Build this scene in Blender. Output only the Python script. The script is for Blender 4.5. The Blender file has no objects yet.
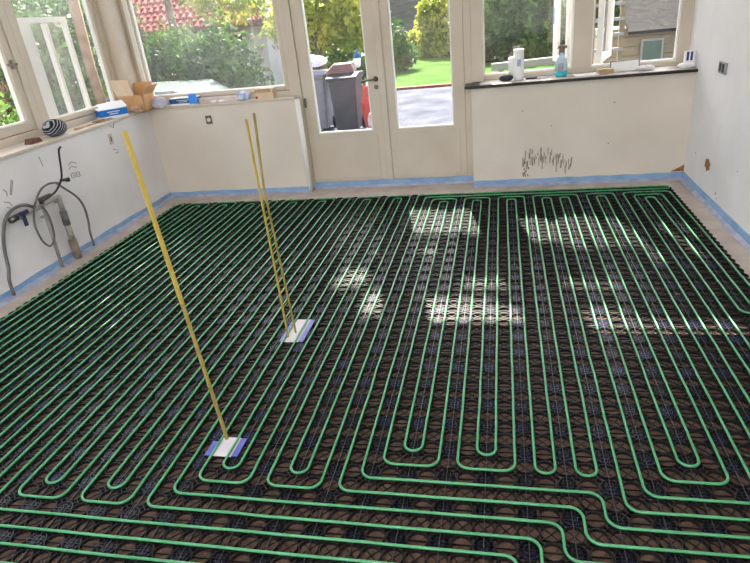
import bpy, bmesh, math, random
from mathutils import Vector, Matrix

random.seed(7)
SC = bpy.context.scene
COL = SC.collection

# ------------------------------------------------------------------ camera
cam_data = bpy.data.cameras.new('camera')
cam_data.sensor_fit = 'HORIZONTAL'
cam_data.sensor_width = 36.0
cam_data.lens = 581.76 / 750 * 36
cam_data.clip_start = 0.05
cam_data.clip_end = 300
cam = bpy.data.objects.new('camera', cam_data)
COL.objects.link(cam)


def cam_axes(p, r, w):
    cy, sy, cp, sp, cr, sr = math.cos(w), math.sin(w), math.cos(p), math.sin(p), math.cos(r), math.sin(r)
    fwd = Vector((sy * cp, cy * cp, -sp))
    right = Vector((cy, -sy, 0))
    up = right.cross(fwd)
    return cr * right + sr * up, -sr * right + cr * up, fwd


a_r, a_u, a_f = cam_axes(0.439182411, -0.109327199, -0.238328730)
CAM_POS = Vector((0, 0, 1.69))
cam.matrix_world = Matrix(((a_r.x, a_u.x, -a_f.x, CAM_POS.x), (a_r.y, a_u.y, -a_f.y, CAM_POS.y),
                           (a_r.z, a_u.z, -a_f.z, CAM_POS.z), (0, 0, 0, 1)))
SC.camera = cam

# ------------------------------------------------------------------ world, sun, exposure
SUN_DIR = Vector((0.2, -1.0, -1.02)).normalized()      # the way the light travels
world = bpy.data.worlds.new('sky')
SC.world = world
world.use_nodes = True
wn = world.node_tree
bg = wn.nodes['Background']
sky = wn.nodes.new('ShaderNodeTexSky')
sky.sky_type = 'NISHITA'
sky.sun_disc = False
sky.sun_elevation = math.radians(45)
sky.sun_rotation = math.radians(-11)
sky.air_density = 1.0
sky.dust_density = 2.5
hs_ = wn.nodes.new('ShaderNodeHueSaturation')          # hazy autumn sky
hs_.inputs['Saturation'].default_value = 0.35
wn.links.new(sky.outputs[0], hs_.inputs['Color'])
wn.links.new(hs_.outputs[0], bg.inputs[0])
bg.inputs[1].default_value = 0.26
sun_data = bpy.data.lights.new('sun', 'SUN')
sun_data.energy = 8.5
sun_data.angle = math.radians(0.53)
sun_data.color = (1.0, 0.93, 0.82)
sun = bpy.data.objects.new('sun', sun_data)
sun.rotation_euler = SUN_DIR.to_track_quat('-Z', 'Y').to_euler()
sun.location = (-3, 20, 20)
COL.objects.link(sun)
SC.view_settings.view_transform = 'Standard'
SC.view_settings.look = 'None'
SC.view_settings.gamma = 1.0
SC.view_settings.use_curve_mapping = False
SC.view_settings.exposure = 1.6
try:
    SC.cycles.use_denoising = True
    SC.cycles.max_bounces = 10
    SC.cycles.diffuse_bounces = 6
    SC.cycles.transparent_max_bounces = 24
    SC.cycles.sample_clamp_indirect = 8
except Exception:
    pass


# ------------------------------------------------------------------ materials
def srgb(r, g, b):
    f = lambda c: (c / 255 / 12.92) if c / 255 <= 0.04045 else ((c / 255 + 0.055) / 1.055) ** 2.4
    return (f(r), f(g), f(b), 1.0)


MATS = {}


def mat(name, c1, c2=None, scale=8.0, rough=0.7, bump=0.0, bscale=60.0, metallic=0.0, spec=0.4, detail=5.0, transl=0.0, stretch=None, alpha=None, contrast=(0.35, 0.65)):
    if name in MATS:
        return MATS[name]
    m = bpy.data.materials.new(name)
    m.use_nodes = True
    nt = m.node_tree
    b = nt.nodes['Principled BSDF']
    b.inputs['Roughness'].default_value = rough
    b.inputs['Metallic'].default_value = metallic
    b.inputs['Specular IOR Level'].default_value = spec
    tc = nt.nodes.new('ShaderNodeTexCoord')
    vec = tc.outputs['Object']
    if stretch:
        mp = nt.nodes.new('ShaderNodeMapping')
        mp.inputs['Scale'].default_value = stretch
        nt.links.new(vec, mp.inputs['Vector'])
        vec = mp.outputs[0]
    col_out = None
    if c2 is not None:
        n = nt.nodes.new('ShaderNodeTexNoise')
        n.inputs['Scale'].default_value = scale
        n.inputs['Detail'].default_value = detail
        nt.links.new(vec, n.inputs['Vector'])
        r = nt.nodes.new('ShaderNodeValToRGB')
        r.color_ramp.elements[0].position = contrast[0]
        r.color_ramp.elements[1].position = contrast[1]
        r.color_ramp.elements[0].color = c1
        r.color_ramp.elements[1].color = c2
        nt.links.new(n.outputs['Fac'], r.inputs[0])
        nt.links.new(r.outputs[0], b.inputs['Base Color'])
        col_out = r.outputs[0]
    else:
        b.inputs['Base Color'].default_value = c1
    if bump > 0:
        n2 = nt.nodes.new('ShaderNodeTexNoise')
        n2.inputs['Scale'].default_value = bscale
        n2.inputs['Detail'].default_value = 4
        nt.links.new(vec, n2.inputs['Vector'])
        bp = nt.nodes.new('ShaderNodeBump')
        bp.inputs['Strength'].default_value = bump
        bp.inputs['Distance'].default_value = 0.01
        nt.links.new(n2.outputs['Fac'], bp.inputs['Height'])
        nt.links.new(bp.outputs[0], b.inputs['Normal'])
    if transl > 0:
        t = nt.nodes.new('ShaderNodeBsdfTranslucent')
        if col_out is not None:
            nt.links.new(col_out, t.inputs[0])
        else:
            t.inputs[0].default_value = c1
        mx = nt.nodes.new('ShaderNodeMixShader')
        mx.inputs[0].default_value = transl
        nt.links.new(b.outputs[0], mx.inputs[1])
        nt.links.new(t.outputs[0], mx.inputs[2])
        nt.links.new(mx.outputs[0], nt.nodes['Material Output'].inputs[0])
    if alpha is not None:
        b.inputs['Alpha'].default_value = alpha
    MATS[name] = m
    return m


def glass_mat(name, dust=0.06, tint=(0.97, 0.97, 0.97, 1), spots=0.0):
    m = bpy.data.materials.new(name)
    m.use_nodes = True
    nt = m.node_tree
    nt.nodes.remove(nt.nodes['Principled BSDF'])
    out = nt.nodes['Material Output']
    tr = nt.nodes.new('ShaderNodeBsdfTransparent')
    tr.inputs[0].default_value = tint
    gl = nt.nodes.new('ShaderNodeBsdfGlossy')
    gl.inputs['Roughness'].default_value = 0.03
    lw_ = nt.nodes.new('ShaderNodeLayerWeight')
    lw_.inputs['Blend'].default_value = 0.5
    pw = nt.nodes.new('ShaderNodeMath')
    pw.operation = 'POWER'
    pw.inputs[1].default_value = 4.0
    nt.links.new(lw_.outputs['Facing'], pw.inputs[0])
    fr = nt.nodes.new('ShaderNodeMath')
    fr.operation = 'MULTIPLY_ADD'
    fr.inputs[1].default_value = 0.5
    fr.inputs[2].default_value = 0.025
    nt.links.new(pw.outputs[0], fr.inputs[0])
    mx = nt.nodes.new('ShaderNodeMixShader')
    nt.links.new(fr.outputs[0], mx.inputs[0])
    nt.links.new(tr.outputs[0], mx.inputs[1])
    nt.links.new(gl.outputs[0], mx.inputs[2])
    # dried dust and water spots on the pane
    tl = nt.nodes.new('ShaderNodeBsdfTranslucent')
    tl.inputs[0].default_value = (0.9, 0.9, 0.9, 1)
    tc = nt.nodes.new('ShaderNodeTexCoord')
    n = nt.nodes.new('ShaderNodeTexNoise')
    n.inputs['Scale'].default_value = 3.0
    n.inputs['Detail'].default_value = 8
    nt.links.new(tc.outputs['Object'], n.inputs['Vector'])
    rp = nt.nodes.new('ShaderNodeMapRange')
    rp.inputs[1].default_value = 0.35
    rp.inputs[2].default_value = 0.75
    rp.inputs[3].default_value = dust * 0.5
    rp.inputs[4].default_value = dust * 1.6
    nt.links.new(n.outputs['Fac'], rp.inputs[0])
    mx2 = nt.nodes.new('ShaderNodeMixShader')
    nt.links.new(rp.outputs[0], mx2.inputs[0])
    nt.links.new(mx.outputs[0], mx2.inputs[1])
    nt.links.new(tl.outputs[0], mx2.inputs[2])
    nt.links.new(mx2.outputs[0], out.inputs[0])
    MATS[name] = m
    return m


M_WALL_W = mat('white_plaster', srgb(228, 224, 224), srgb(236, 232, 232), 2.5, 0.85, 0.12, 25)
M_WALL_C = mat('cream_plaster', srgb(217, 207, 193), srgb(225, 216, 203), 2.0, 0.85, 0.12, 22)
M_CEIL = mat('white_ceiling', srgb(238, 236, 232), None, rough=0.9)
M_FLOOR = mat('dusty_screed', srgb(180, 166, 156), srgb(200, 188, 178), 6.0, 0.9, 0.2, 40)
M_BOARD = mat('brown_fibre_board', srgb(86, 67, 54), srgb(112, 88, 71), 30.0, 0.9, 0.25, 120)
M_FRAME = mat('cream_painted_wood', srgb(202, 190, 173), srgb(210, 199, 183), 3.0, 0.45, 0.05, 30)
M_WHITE = mat('white_painted_and_sunlit_wood', srgb(240, 238, 232), None, rough=0.4)
M_BROWNW = mat('worn_wood', srgb(176, 146, 112), srgb(200, 172, 140), 12, 0.6, 0.1, 60)
M_GLASS = glass_mat('window_glass', 0.006)
M_GLASS_D = glass_mat('dusty_window_glass', 0.045)
M_BLACKSILL = mat('black_stone', srgb(28, 26, 28), srgb(44, 40, 42), 20, 0.35)
M_SILLTOP = mat('dusty_stone_top', srgb(150, 140, 132), srgb(196, 188, 180), 9, 0.6)
M_GRID = mat('black_plastic', srgb(22, 20, 22), srgb(36, 33, 36), 40, 0.42, spec=0.45)
M_GRID2 = mat('sky_sheen_black_plastic', srgb(24, 24, 32), srgb(46, 50, 88), 5, 0.3, spec=0.5, contrast=(0.45, 0.7))  # blue noise paints the sky's sheen onto the black plastic
M_GRIDK = mat('dull_black_tray', srgb(18, 17, 20), None, rough=0.7, spec=0.2)
M_SEAM = mat('grey_seam', srgb(84, 82, 88), None, rough=0.35)
M_PIPE = mat('green_plastic_pipe', srgb(70, 152, 98), srgb(86, 168, 114), 6, 0.3, spec=0.6)
M_BLUE = mat('blue_foam', srgb(126, 162, 200), srgb(148, 180, 214), 7, 0.7, 0.1, 30)
M_BLUEF = mat('blue_film', srgb(146, 156, 186), srgb(182, 186, 204), 10, 0.4)
M_CHROME = mat('brushed_nickel', srgb(120, 115, 108), None, rough=0.35, metallic=0.9)
M_YELLOW = mat('yellow_strip', srgb(164, 142, 60), srgb(180, 158, 78), 14, 0.55)
M_YELLOW2 = mat('olive_and_shaded_strip', srgb(138, 122, 62), srgb(160, 144, 80), 14, 0.6)
M_PLATE = mat('white_plate', srgb(206, 198, 204), srgb(220, 212, 218), 9, 0.4)
M_VIOLET = mat('violet_blue_film', srgb(72, 74, 164), srgb(100, 104, 190), 12, 0.35)
M_GREYPIPE = mat('grey_pipe', srgb(150, 146, 138), srgb(176, 170, 160), 16, 0.45, metallic=0.3)
M_HOSE = mat('dark_grey_hose', srgb(92, 92, 92), srgb(116, 116, 114), 20, 0.5)
M_DARK = mat('dark_plastic', srgb(40, 38, 40), None, rough=0.5)
M_DARKB = mat('dark_blue_plastic', srgb(44, 52, 84), None, rough=0.45)
M_CARD = mat('cardboard', srgb(196, 152, 104), srgb(212, 170, 124), 9, 0.85)
M_CARDL = mat('pale_and_sunlit_cardboard', srgb(214, 190, 160), srgb(226, 204, 178), 9, 0.85)
M_PAPER = mat('white_paper', srgb(240, 240, 240), None, rough=0.8)
M_BLUEPK = mat('blue_print', srgb(24, 112, 200), srgb(32, 124, 212), 30, 0.5)
M_CYANPK = mat('light_blue_print', srgb(70, 150, 240), None, rough=0.5)
M_DKBLUE = mat('navy_print', srgb(20, 82, 140), srgb(28, 96, 156), 30, 0.5)
M_FILMW = mat('clear_film', srgb(206, 204, 226), srgb(232, 230, 240), 14, 0.15, 0.5, 40, transl=0.4)
M_GREY = mat('grey_plastic', srgb(150, 150, 152), None, rough=0.5)
M_MARK = mat('pencil_grey', srgb(120, 118, 120), None, rough=0.9)
M_STAIN = mat('dark_brown_stain', srgb(92, 78, 66), srgb(140, 124, 108), 60, 0.9)
M_RUST = mat('exposed_brown_plaster', srgb(128, 88, 48), srgb(156, 112, 66), 40, 0.95, 0.3, 80)
M_GRASS = mat('lawn_grass', srgb(48, 80, 24), srgb(70, 100, 34), 1.4, 0.95, 0.5, 40, spec=0.05)
M_PATIO = mat('grey_paving', srgb(68, 72, 82), srgb(94, 97, 108), 1.6, 0.95, 0.2, 20, spec=0.05)
M_SOIL = mat('garden_soil', srgb(88, 80, 62), srgb(112, 100, 76), 2, 0.95)
M_LEAF = mat('green_leaves', srgb(52, 92, 38), srgb(128, 160, 72), 1.3, 0.6, transl=0.35)
M_LEAFY = mat('yellow_green_leaves', srgb(112, 138, 48), srgb(190, 186, 74), 1.5, 0.6, transl=0.4)
M_LEAFD = mat('dark_green_leaves', srgb(44, 80, 38), srgb(104, 136, 66), 1.1, 0.6, transl=0.3)
M_BARK = mat('tree_bark', srgb(90, 76, 60), srgb(122, 104, 84), 14, 0.95, 0.4, 30)
M_TILE = mat('red_clay_tile', srgb(118, 52, 44), srgb(140, 70, 60), 2.2, 0.8)
M_TIMBER = mat('dark_brown_timber', srgb(70, 50, 40), srgb(92, 66, 52), 6, 0.8)
M_HOUSE = mat('pale_house_render', srgb(150, 156, 166), srgb(168, 172, 180), 1, 0.9)
M_PEACH = mat('peach_house_render', srgb(176, 138, 112), srgb(190, 152, 126), 1.2, 0.9)
M_SIDING = mat('grey_weathered_boards', srgb(95, 95, 97), srgb(119, 119, 121), 3, 0.85, stretch=(1, 1, 8))
M_SHINGLE = mat('grey_roof_shingle', srgb(46, 44, 44), srgb(66, 64, 62), 14, 0.9, 0.4, 40, spec=0.05)
M_CREAMB = mat('cream_boards', srgb(128, 116, 92), srgb(146, 134, 108), 3, 0.8)
M_CARW = mat('white_car_paint', srgb(110, 122, 120), None, rough=0.2)
M_CARB = mat('pale_blue_car_paint', srgb(96, 112, 126), None, rough=0.2)
M_CARG = mat('car_glass', srgb(50, 66, 66), None, rough=0.08)
M_RUBBER = mat('black_rubber', srgb(26, 26, 26), None, rough=0.8)
M_BIN = mat('dark_grey_bin', srgb(70, 70, 78), srgb(84, 84, 92), 5, 0.55)
M_PINK = mat('pink_board', srgb(128, 98, 100), srgb(146, 114, 114), 4, 0.8)
M_RED = mat('red_sack', srgb(176, 48, 36), srgb(190, 87, 71), 6, 0.6)
M_PINKB = mat('pale_pink_sack', srgb(184, 155, 163), srgb(190, 171, 176), 6, 0.6)
M_CYAN = mat('cyan_liquid', srgb(60, 190, 206), None, rough=0.2)
M_WHITEX = mat('weathered_white_paint', srgb(150, 148, 144), None, rough=0.6)
M_BOTTLE = mat('clear_bottle', srgb(206, 222, 230), None, rough=0.15, transl=0.5)
M_BRASS = mat('brown_trigger', srgb(128, 108, 92), None, rough=0.5)


def stripe_mat():
    m = bpy.data.materials.new('black_white_striped_knit')
    m.use_nodes = True
    nt = m.node_tree
    b = nt.nodes['Principled BSDF']
    b.inputs['Roughness'].default_value = 0.9
    tc = nt.nodes.new('ShaderNodeTexCoord')
    mp = nt.nodes.new('ShaderNodeMapping')
    mp.inputs['Rotation'].default_value = (math.radians(50), 0, 0)
    wv = nt.nodes.new('ShaderNodeTexWave')
    wv.bands_direction = 'Y'
    wv.inputs['Scale'].default_value = 15
    wv.inputs['Distortion'].default_value = 0.0
    r = nt.nodes.new('ShaderNodeValToRGB')
    r.color_ramp.elements[0].position = 0.72
    r.color_ramp.elements[0].color = srgb(22, 22, 30)
    r.color_ramp.elements[1].position = 0.86
    r.color_ramp.elements[1].color = srgb(176, 178, 190)
    nt.links.new(tc.outputs['Object'], mp.inputs[0])
    nt.links.new(mp.outputs[0], wv.inputs[0])
    nt.links.new(wv.outputs['Fac'], r.inputs[0])
    nt.links.new(r.outputs[0], b.inputs['Base Color'])
    return m


M_STRIPE = stripe_mat()


# ------------------------------------------------------------------ mesh helpers
class MB:
    def __init__(self):
        self.v = []
        self.f = []

    def add(self, vs, fs):
        n = len(self.v)
        self.v += [tuple(p) for p in vs]
        self.f += [tuple(i + n for i in f) for f in fs]
        return self

    def box(self, x0, x1, y0, y1, z0, z1):
        x0, x1 = min(x0, x1), max(x0, x1)
        y0, y1 = min(y0, y1), max(y0, y1)
        z0, z1 = min(z0, z1), max(z0, z1)
        vs = [(x0, y0, z0), (x1, y0, z0), (x1, y1, z0), (x0, y1, z0), (x0, y0, z1), (x1, y0, z1), (x1, y1, z1), (x0, y1, z1)]
        return self.add(vs, [(0, 3, 2, 1), (4, 5, 6, 7), (0, 1, 5, 4), (1, 2, 6, 5), (2, 3, 7, 6), (3, 0, 4, 7)])

    def obox(self, c, ax, ay, az):
        c, ax, ay, az = Vector(c), Vector(ax), Vector(ay), Vector(az)
        vs = [c + sx * ax + sy * ay + sz * az for sz in (-1, 1) for sx, sy in ((-1, -1), (1, -1), (1, 1), (-1, 1))]
        return self.add(vs, [(0, 3, 2, 1), (4, 5, 6, 7), (0, 1, 5, 4), (1, 2, 6, 5), (2, 3, 7, 6), (3, 0, 4, 7)])

    def bar(self, p, q, w, h, up=(0, 0, 1)):
        p, q = Vector(p), Vector(q)
        d = (q - p).normalized()
        s = d.cross(Vector(up))
        if s.length < 1e-4:
            s = d.cross(Vector((1, 0, 0)))
        s.normalize()
        u = s.cross(d)
        return self.obox((p + q) / 2, d * (q - p).length / 2, s * w / 2, u * h / 2)

    def tube(self, pts, r, n=8, caps=True, radii=None):
        pts = [Vector(p) for p in pts]
        N = len(pts)
        base = len(self.v)
        prev = None
        for i, p in enumerate(pts):
            t = (pts[min(i + 1, N - 1)] - pts[max(i - 1, 0)]).normalized()
            if prev is None:
                a = Vector((0, 0, 1)) if abs(t.z) < 0.9 else Vector((1, 0, 0))
                s = t.cross(a).normalized()
            else:
                s = (prev - t * prev.dot(t)).normalized()
            prev = s
            u = t.cross(s)
            rr = radii[i] if radii else r
            for k in range(n):
                a = 2 * math.pi * k / n
                self.v.append(tuple(p + rr * (math.cos(a) * s + math.sin(a) * u)))
        for i in range(N - 1):
            for k in range(n):
                a = base + i * n + k
                b = base + i * n + (k + 1) % n
                self.f.append((a, b, b + n, a + n))
        if caps:
            self.f.append(tuple(base + k for k in range(n))[::-1])
            self.f.append(tuple(base + (N - 1) * n + k for k in range(n)))
        return self

    def lathe(self, prof, n=20, c=(0, 0, 0), sx=1.0, sy=1.0):
        base = len(self.v)
        for (r, z) in prof:
            for k in range(n):
                a = 2 * math.pi * k / n
                self.v.append((c[0] + r * sx * math.cos(a), c[1] + r * sy * math.sin(a), c[2] + z))
        for i in range(len(prof) - 1):
            for k in range(n):
                a = base + i * n + k
                b = base + i * n + (k + 1) % n
                self.f.append((a, b, b + n, a + n))
        self.f.append(tuple(base + k for k in range(n))[::-1])
        self.f.append(tuple(base + (len(prof) - 1) * n + k for k in range(n)))
        return self

    def prism(self, poly, axis, d0, d1):
        n = len(poly)

        def P(a, b, d):
            return {'x': (d, a, b), 'y': (a, d, b), 'z': (a, b, d)}[axis]
        vs = [P(a, b, d0) for a, b in poly] + [P(a, b, d1) for a, b in poly]
        fs = [tuple(range(n))[::-1], tuple(range(n, 2 * n))] + [(i, (i + 1) % n, (i + 1) % n + n, i + n) for i in range(n)]
        return self.add(vs, fs)

    def mesh(self, name, m, smooth=False, bevel=0.0):
        me = bpy.data.meshes.new(name)
        me.from_pydata(self.v, [], self.f)
        bm = bmesh.new()
        bm.from_mesh(me)
        bmesh.ops.recalc_face_normals(bm, faces=bm.faces)
        if bevel > 0:
            bmesh.ops.bevel(bm, geom=list(bm.edges), offset=bevel, segments=2, affect='EDGES', profile=0.5, clamp_overlap=True)
        bm.to_mesh(me)
        bm.free()
        if m:
            me.materials.append(m)
        if smooth:
            for p in me.polygons:
                p.use_smooth = True
        return me

    def build(self, name, m, parent=None, smooth=False, bevel=0.0, kind=None):
        o = bpy.data.objects.new(name, self.mesh(name, m, smooth, bevel))
        COL.objects.link(o)
        if parent is not None:
            o.parent = parent
            o.matrix_parent_inverse = parent.matrix_world.inverted() if False else Matrix.Translation(-Vector(parent.get('_base', (0, 0, 0))))
        if kind:
            o['kind'] = kind
        return o


def root(name, loc, label=None, cat=None, group=None, kind=None):
    o = bpy.data.objects.new(name, None)
    o.empty_display_size = 0.05
    o.location = loc
    o['_base'] = list(loc)
    COL.objects.link(o)
    tag(o, label, cat, group, kind)
    return o


def tag(o, label=None, cat=None, group=None, kind=None):
    if label:
        o['label'] = label
    if cat:
        o['category'] = cat
    if group:
        o['group'] = group
    if kind:
        o['kind'] = kind
    return o


def struct(o, label, cat=None):
    return tag(o, label, cat, None, 'structure')


def smooth_path(pts, sub=6):
    """Catmull-Rom through points"""
    P = [Vector(p) for p in pts]
    P = [2 * P[0] - P[1]] + P + [2 * P[-1] - P[-2]]
    out = []
    for i in range(1, len(P) - 2):
        for s in range(sub):
            t = s / sub
            a, b, c, d = P[i - 1], P[i], P[i + 1], P[i + 2]
            out.append(0.5 * ((2 * b) + (c - a) * t + (2 * a - 5 * b + 4 * c - d) * t * t + (3 * b - a - 3 * c + d) * t ** 3))
    out.append(P[-2])
    return out


# ------------------------------------------------------------------ room shell
XL, XR, YL, YD, YR = -3.60, 1.615, 5.69, 5.80, 5.61
SILL_L, SILL_R = 0.965, 0.93
TOP, CEIL = 3.3, 3.5
REAR = -1.2

struct(MB().box(-4.0, 2.9, REAR - 0.1, 6.05, -0.12, 0.0).build('floor', M_FLOOR), 'dusty beige screed floor showing along the room edges', 'floor')
struct(MB().box(-4.05, -3.1, REAR - 0.1, 6.05, CEIL, CEIL + 0.15).box(1.1, 2.9, REAR - 0.1, 6.05, CEIL, CEIL + 0.15).box(-3.1, 1.1, 1.7, 6.05, CEIL, CEIL + 0.15).box(-3.1, 1.1, REAR - 0.1, REAR + 0.1, CEIL, CEIL + 0.15).build('ceiling', M_CEIL), 'white ceiling with an opening for the added roof light', 'ceiling')

wl = MB().box(-4.0, XL, REAR, 6.0, 0, SILL_L - 0.02).box(-4.0, XL, REAR, 0.6, SILL_L - 0.02, CEIL).box(-4.0, XL - 0.1, 0.6, 6.0, TOP, CEIL)
wall_left = struct(wl.build('wall_left', M_WALL_W), 'white plaster wall under the long row of windows with hoses', 'wall')
wb = MB().box(-3.6, -1.975, YL, 6.0, 0, SILL_L - 0.02).box(-4.0, -1.9, YL + 0.08, 6.0, TOP, CEIL)
wall_bl = struct(wb.build('wall_back_left', M_WALL_C), 'cream knee wall below the window left of the glazed door', 'wall')
wr = MB().box(-0.265, XR, YR, 6.0, 0, SILL_R).box(-1.9, XR, YD, 6.0, TOP, CEIL)
wall_br = struct(wr.build('wall_back_right', M_WALL_C), 'cream knee wall below the black sill right of the glazed door', 'wall')
wall_right = struct(MB().box(XR, XR + 0.2, 3.42, 6.0, 0, CEIL).build('wall_right', M_WALL_W), 'white plaster wall with double socket and brown chipped patch', 'wall')
struct(MB().box(XR, XR + 0.2, REAR, 0.6, 0, CEIL).build('wall_right_near', M_WALL_W), 'white wall beside the viewer on the right', 'wall')
struct(MB().box(XR, XR + 0.2, 0.6, 3.42, 2.2, CEIL).build('wall_lintel', M_WALL_W), 'white lintel over the opening on the right', 'wall')
struct(MB().box(2.8, 2.9, 0.5, 3.52, 0, CEIL).build('wall_alcove_end', M_WALL_W), 'white end wall of the recess on the right', 'wall')
struct(MB().box(XR + 0.2, 2.8, 3.42, 3.52, 0, CEIL).build('wall_alcove_far', M_WALL_W), 'white far side wall of the recess on the right', 'wall')
struct(MB().box(XR + 0.2, 2.8, 0.5, 0.6, 0, CEIL).build('wall_alcove_near', M_WALL_W), 'white near side wall of the recess on the right', 'wall')
struct(MB().box(-4.0, -3.0, REAR - 0.1, REAR, 0, CEIL).box(1.0, 2.9, REAR - 0.1, REAR, 0, CEIL).box(-3.0, 1.0, REAR - 0.1, REAR, 0, 0.4).box(-3.0, 1.0, REAR - 0.1, REAR, 3.0, CEIL).build('wall_rear', M_WALL_W), 'white wall behind the viewer, opened for the added window', 'wall')
# white rounded corner bead at the end of the left knee wall
struct(MB().tube([(-1.972, YL + 0.012, 0.0), (-1.972, YL + 0.012, SILL_L - 0.02)], 0.026, 12).build('trim_1', M_WHITE, smooth=True), 'white rounded corner bead beside the glazed door', 'trim')

# window ledges
led = root('window_ledge', (-3.7, 3.3, SILL_L - 0.02), 'pale wooden window ledge running along the left wall', 'ledge')
MB().box(-3.82, XL + 0.015, 0.6, YL + 0.11, SILL_L - 0.02, SILL_L + 0.005).build('ledge_board', M_FRAME, led, bevel=0.004)
led2 = root('window_ledge', (-2.8, YL + 0.05, SILL_L - 0.02), 'short wooden window ledge holding boxes left of the door', 'ledge')
MB().box(XL + 0.016, -1.99, YL - 0.015, YL + 0.11, SILL_L - 0.02, SILL_L + 0.005).build('ledge_board', M_FRAME, led2, bevel=0.004)
sl = root('window_sill', (0.6, YR + 0.1, SILL_R), 'black-edged stone window sill right of the door', 'sill')
MB().box(-0.325, XR, YR - 0.04, YD + 0.11, SILL_R, SILL_R + 0.024).build('sill_slab', M_BLACKSILL, sl, bevel=0.003)
MB().box(-0.19, XR, YR - 0.03, YD + 0.11, SILL_R + 0.024, SILL_R + 0.027).build('sill_top', M_SILLTOP, sl)
SILLT = SILL_R + 0.027
LEDGE = SILL_L + 0.005


def wbox(mb, side, u0, u1, v0, v1, w0, w1):
    """u along the wall, v up, w outwards"""
    if side == 'L':
        return mb.box(-w0, -w1, u0, u1, v0, v1)
    return mb.box(u0, u1, w0, w1, v0, v1)


def wframe(mb, side, u0, u1, v0, v1, w0, w1, t):
    wbox(mb, side, u0, u0 + t, v0, v1, w0, w1)
    wbox(mb, side, u1 - t, u1, v0, v1, w0, w1)
    wbox(mb, side, u0 + t, u1 - t, v0, v0 + t, w0, w1)
    wbox(mb, side, u0 + t, u1 - t, v1 - t, v1, w0, w1)
    return mb


def window(name, side, u0, u1, v0, v1, w, label, ft=0.07, st=0.075, glass=M_GLASS, sashes=None, handle=None):
    base = (-w, (u0 + u1) / 2, v0) if side == 'L' else ((u0 + u1) / 2, w, v0)
    r = struct(root(name, base), label, 'window')
    wframe(MB(), side, u0, u1, v0, v1, w, w + 0.09, ft).build('window_frame', M_FRAME, r, bevel=0.004)
    for (a, b) in (sashes or [(u0 + ft, u1 - ft)]):
        s = wframe(MB(), side, a + 0.004, b - 0.004, v0 + ft + 0.004, v1 - ft - 0.004, w + 0.012, w + 0.075, st).build('sash', M_FRAME, r, bevel=0.006)
        wframe(MB(), side, a + st, b - st, v0 + ft + st, v1 - ft - st, w + 0.03, w + 0.07, 0.012).build('glazing_bead', M_WHITE, s)  # white here stands for sun catching the edges round the pane
        wbox(MB(), side, a + st + 0.006, b - st - 0.006, v0 + ft + st + 0.006, v1 - ft - st - 0.006, w + 0.046, w + 0.05).build('glass_pane', glass, s)
        if handle:
            hu, hv = handle
            h = MB()
            wbox(h, side, hu - 0.013, hu + 0.013, hv - 0.035, hv + 0.035, w + 0.012, w - 0.0)
            wbox(h, side, hu - 0.009, hu + 0.009, hv - 0.009, hv + 0.009, w, w - 0.04)
            wbox(h, side, hu - 0.1, hu + 0.009, hv - 0.009, hv + 0.009, w - 0.028, w - 0.04)
            h.build('window_handle', M_CHROME, s, bevel=0.003)
    return r


WL = 3.82
w0_ = window('window_1', 'L', 0.62, 1.98, LEDGE, TOP, WL, 'cream casement window nearest the viewer on the left wall')
w1_ = window('window_2', 'L', 1.98, 3.20, LEDGE, TOP, WL, 'cream casement window next to the viewer on the left wall')
w2_ = window('window_3', 'L', 3.20, 4.42, LEDGE, TOP, WL, 'cream casement window with handle at the left picture edge', handle=(4.31, 1.56))
w3_ = window('window_4', 'L', 4.42, 5.62, LEDGE, TOP, WL, 'wide cream window with a white sash standing open outside', glass=M_GLASS_D, ft=0.06, st=0.045)
# white outer casement standing open outside window_4
hx, hy = -WL - 0.12, 4.62
dirv = Vector((-0.22, 0.97, 0)).normalized()
nrm = Vector((dirv.y, -dirv.x, 0))
os_ = MB()
for (s0, s1, z0, z1) in ((0, 0.19, 1.0, 1.90), (0.46, 0.50, 1.0, 1.85), (0.86, 0.90, 1.0, 1.90), (0.19, 0.86, 1.0, 1.05), (0.19, 0.86, 1.855, 1.90)):
    p = Vector((hx, hy, 0)) + dirv * (s0 + s1) / 2 + Vector((0, 0, (z0 + z1) / 2))
    os_.obox(p, dirv * (s1 - s0) / 2, nrm * 0.022, Vector((0, 0, (z1 - z0) / 2)))
osn = os_.build('open_outer_sash', M_WHITE, w3_)
p = Vector((hx, hy, 0)) + dirv * 0.53 + Vector((0, 0, 1.45))
MB().obox(p, dirv * 0.34, nrm * 0.002, Vector((0, 0, 0.41))).build('glass_pane', M_GLASS_D, osn)
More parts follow.
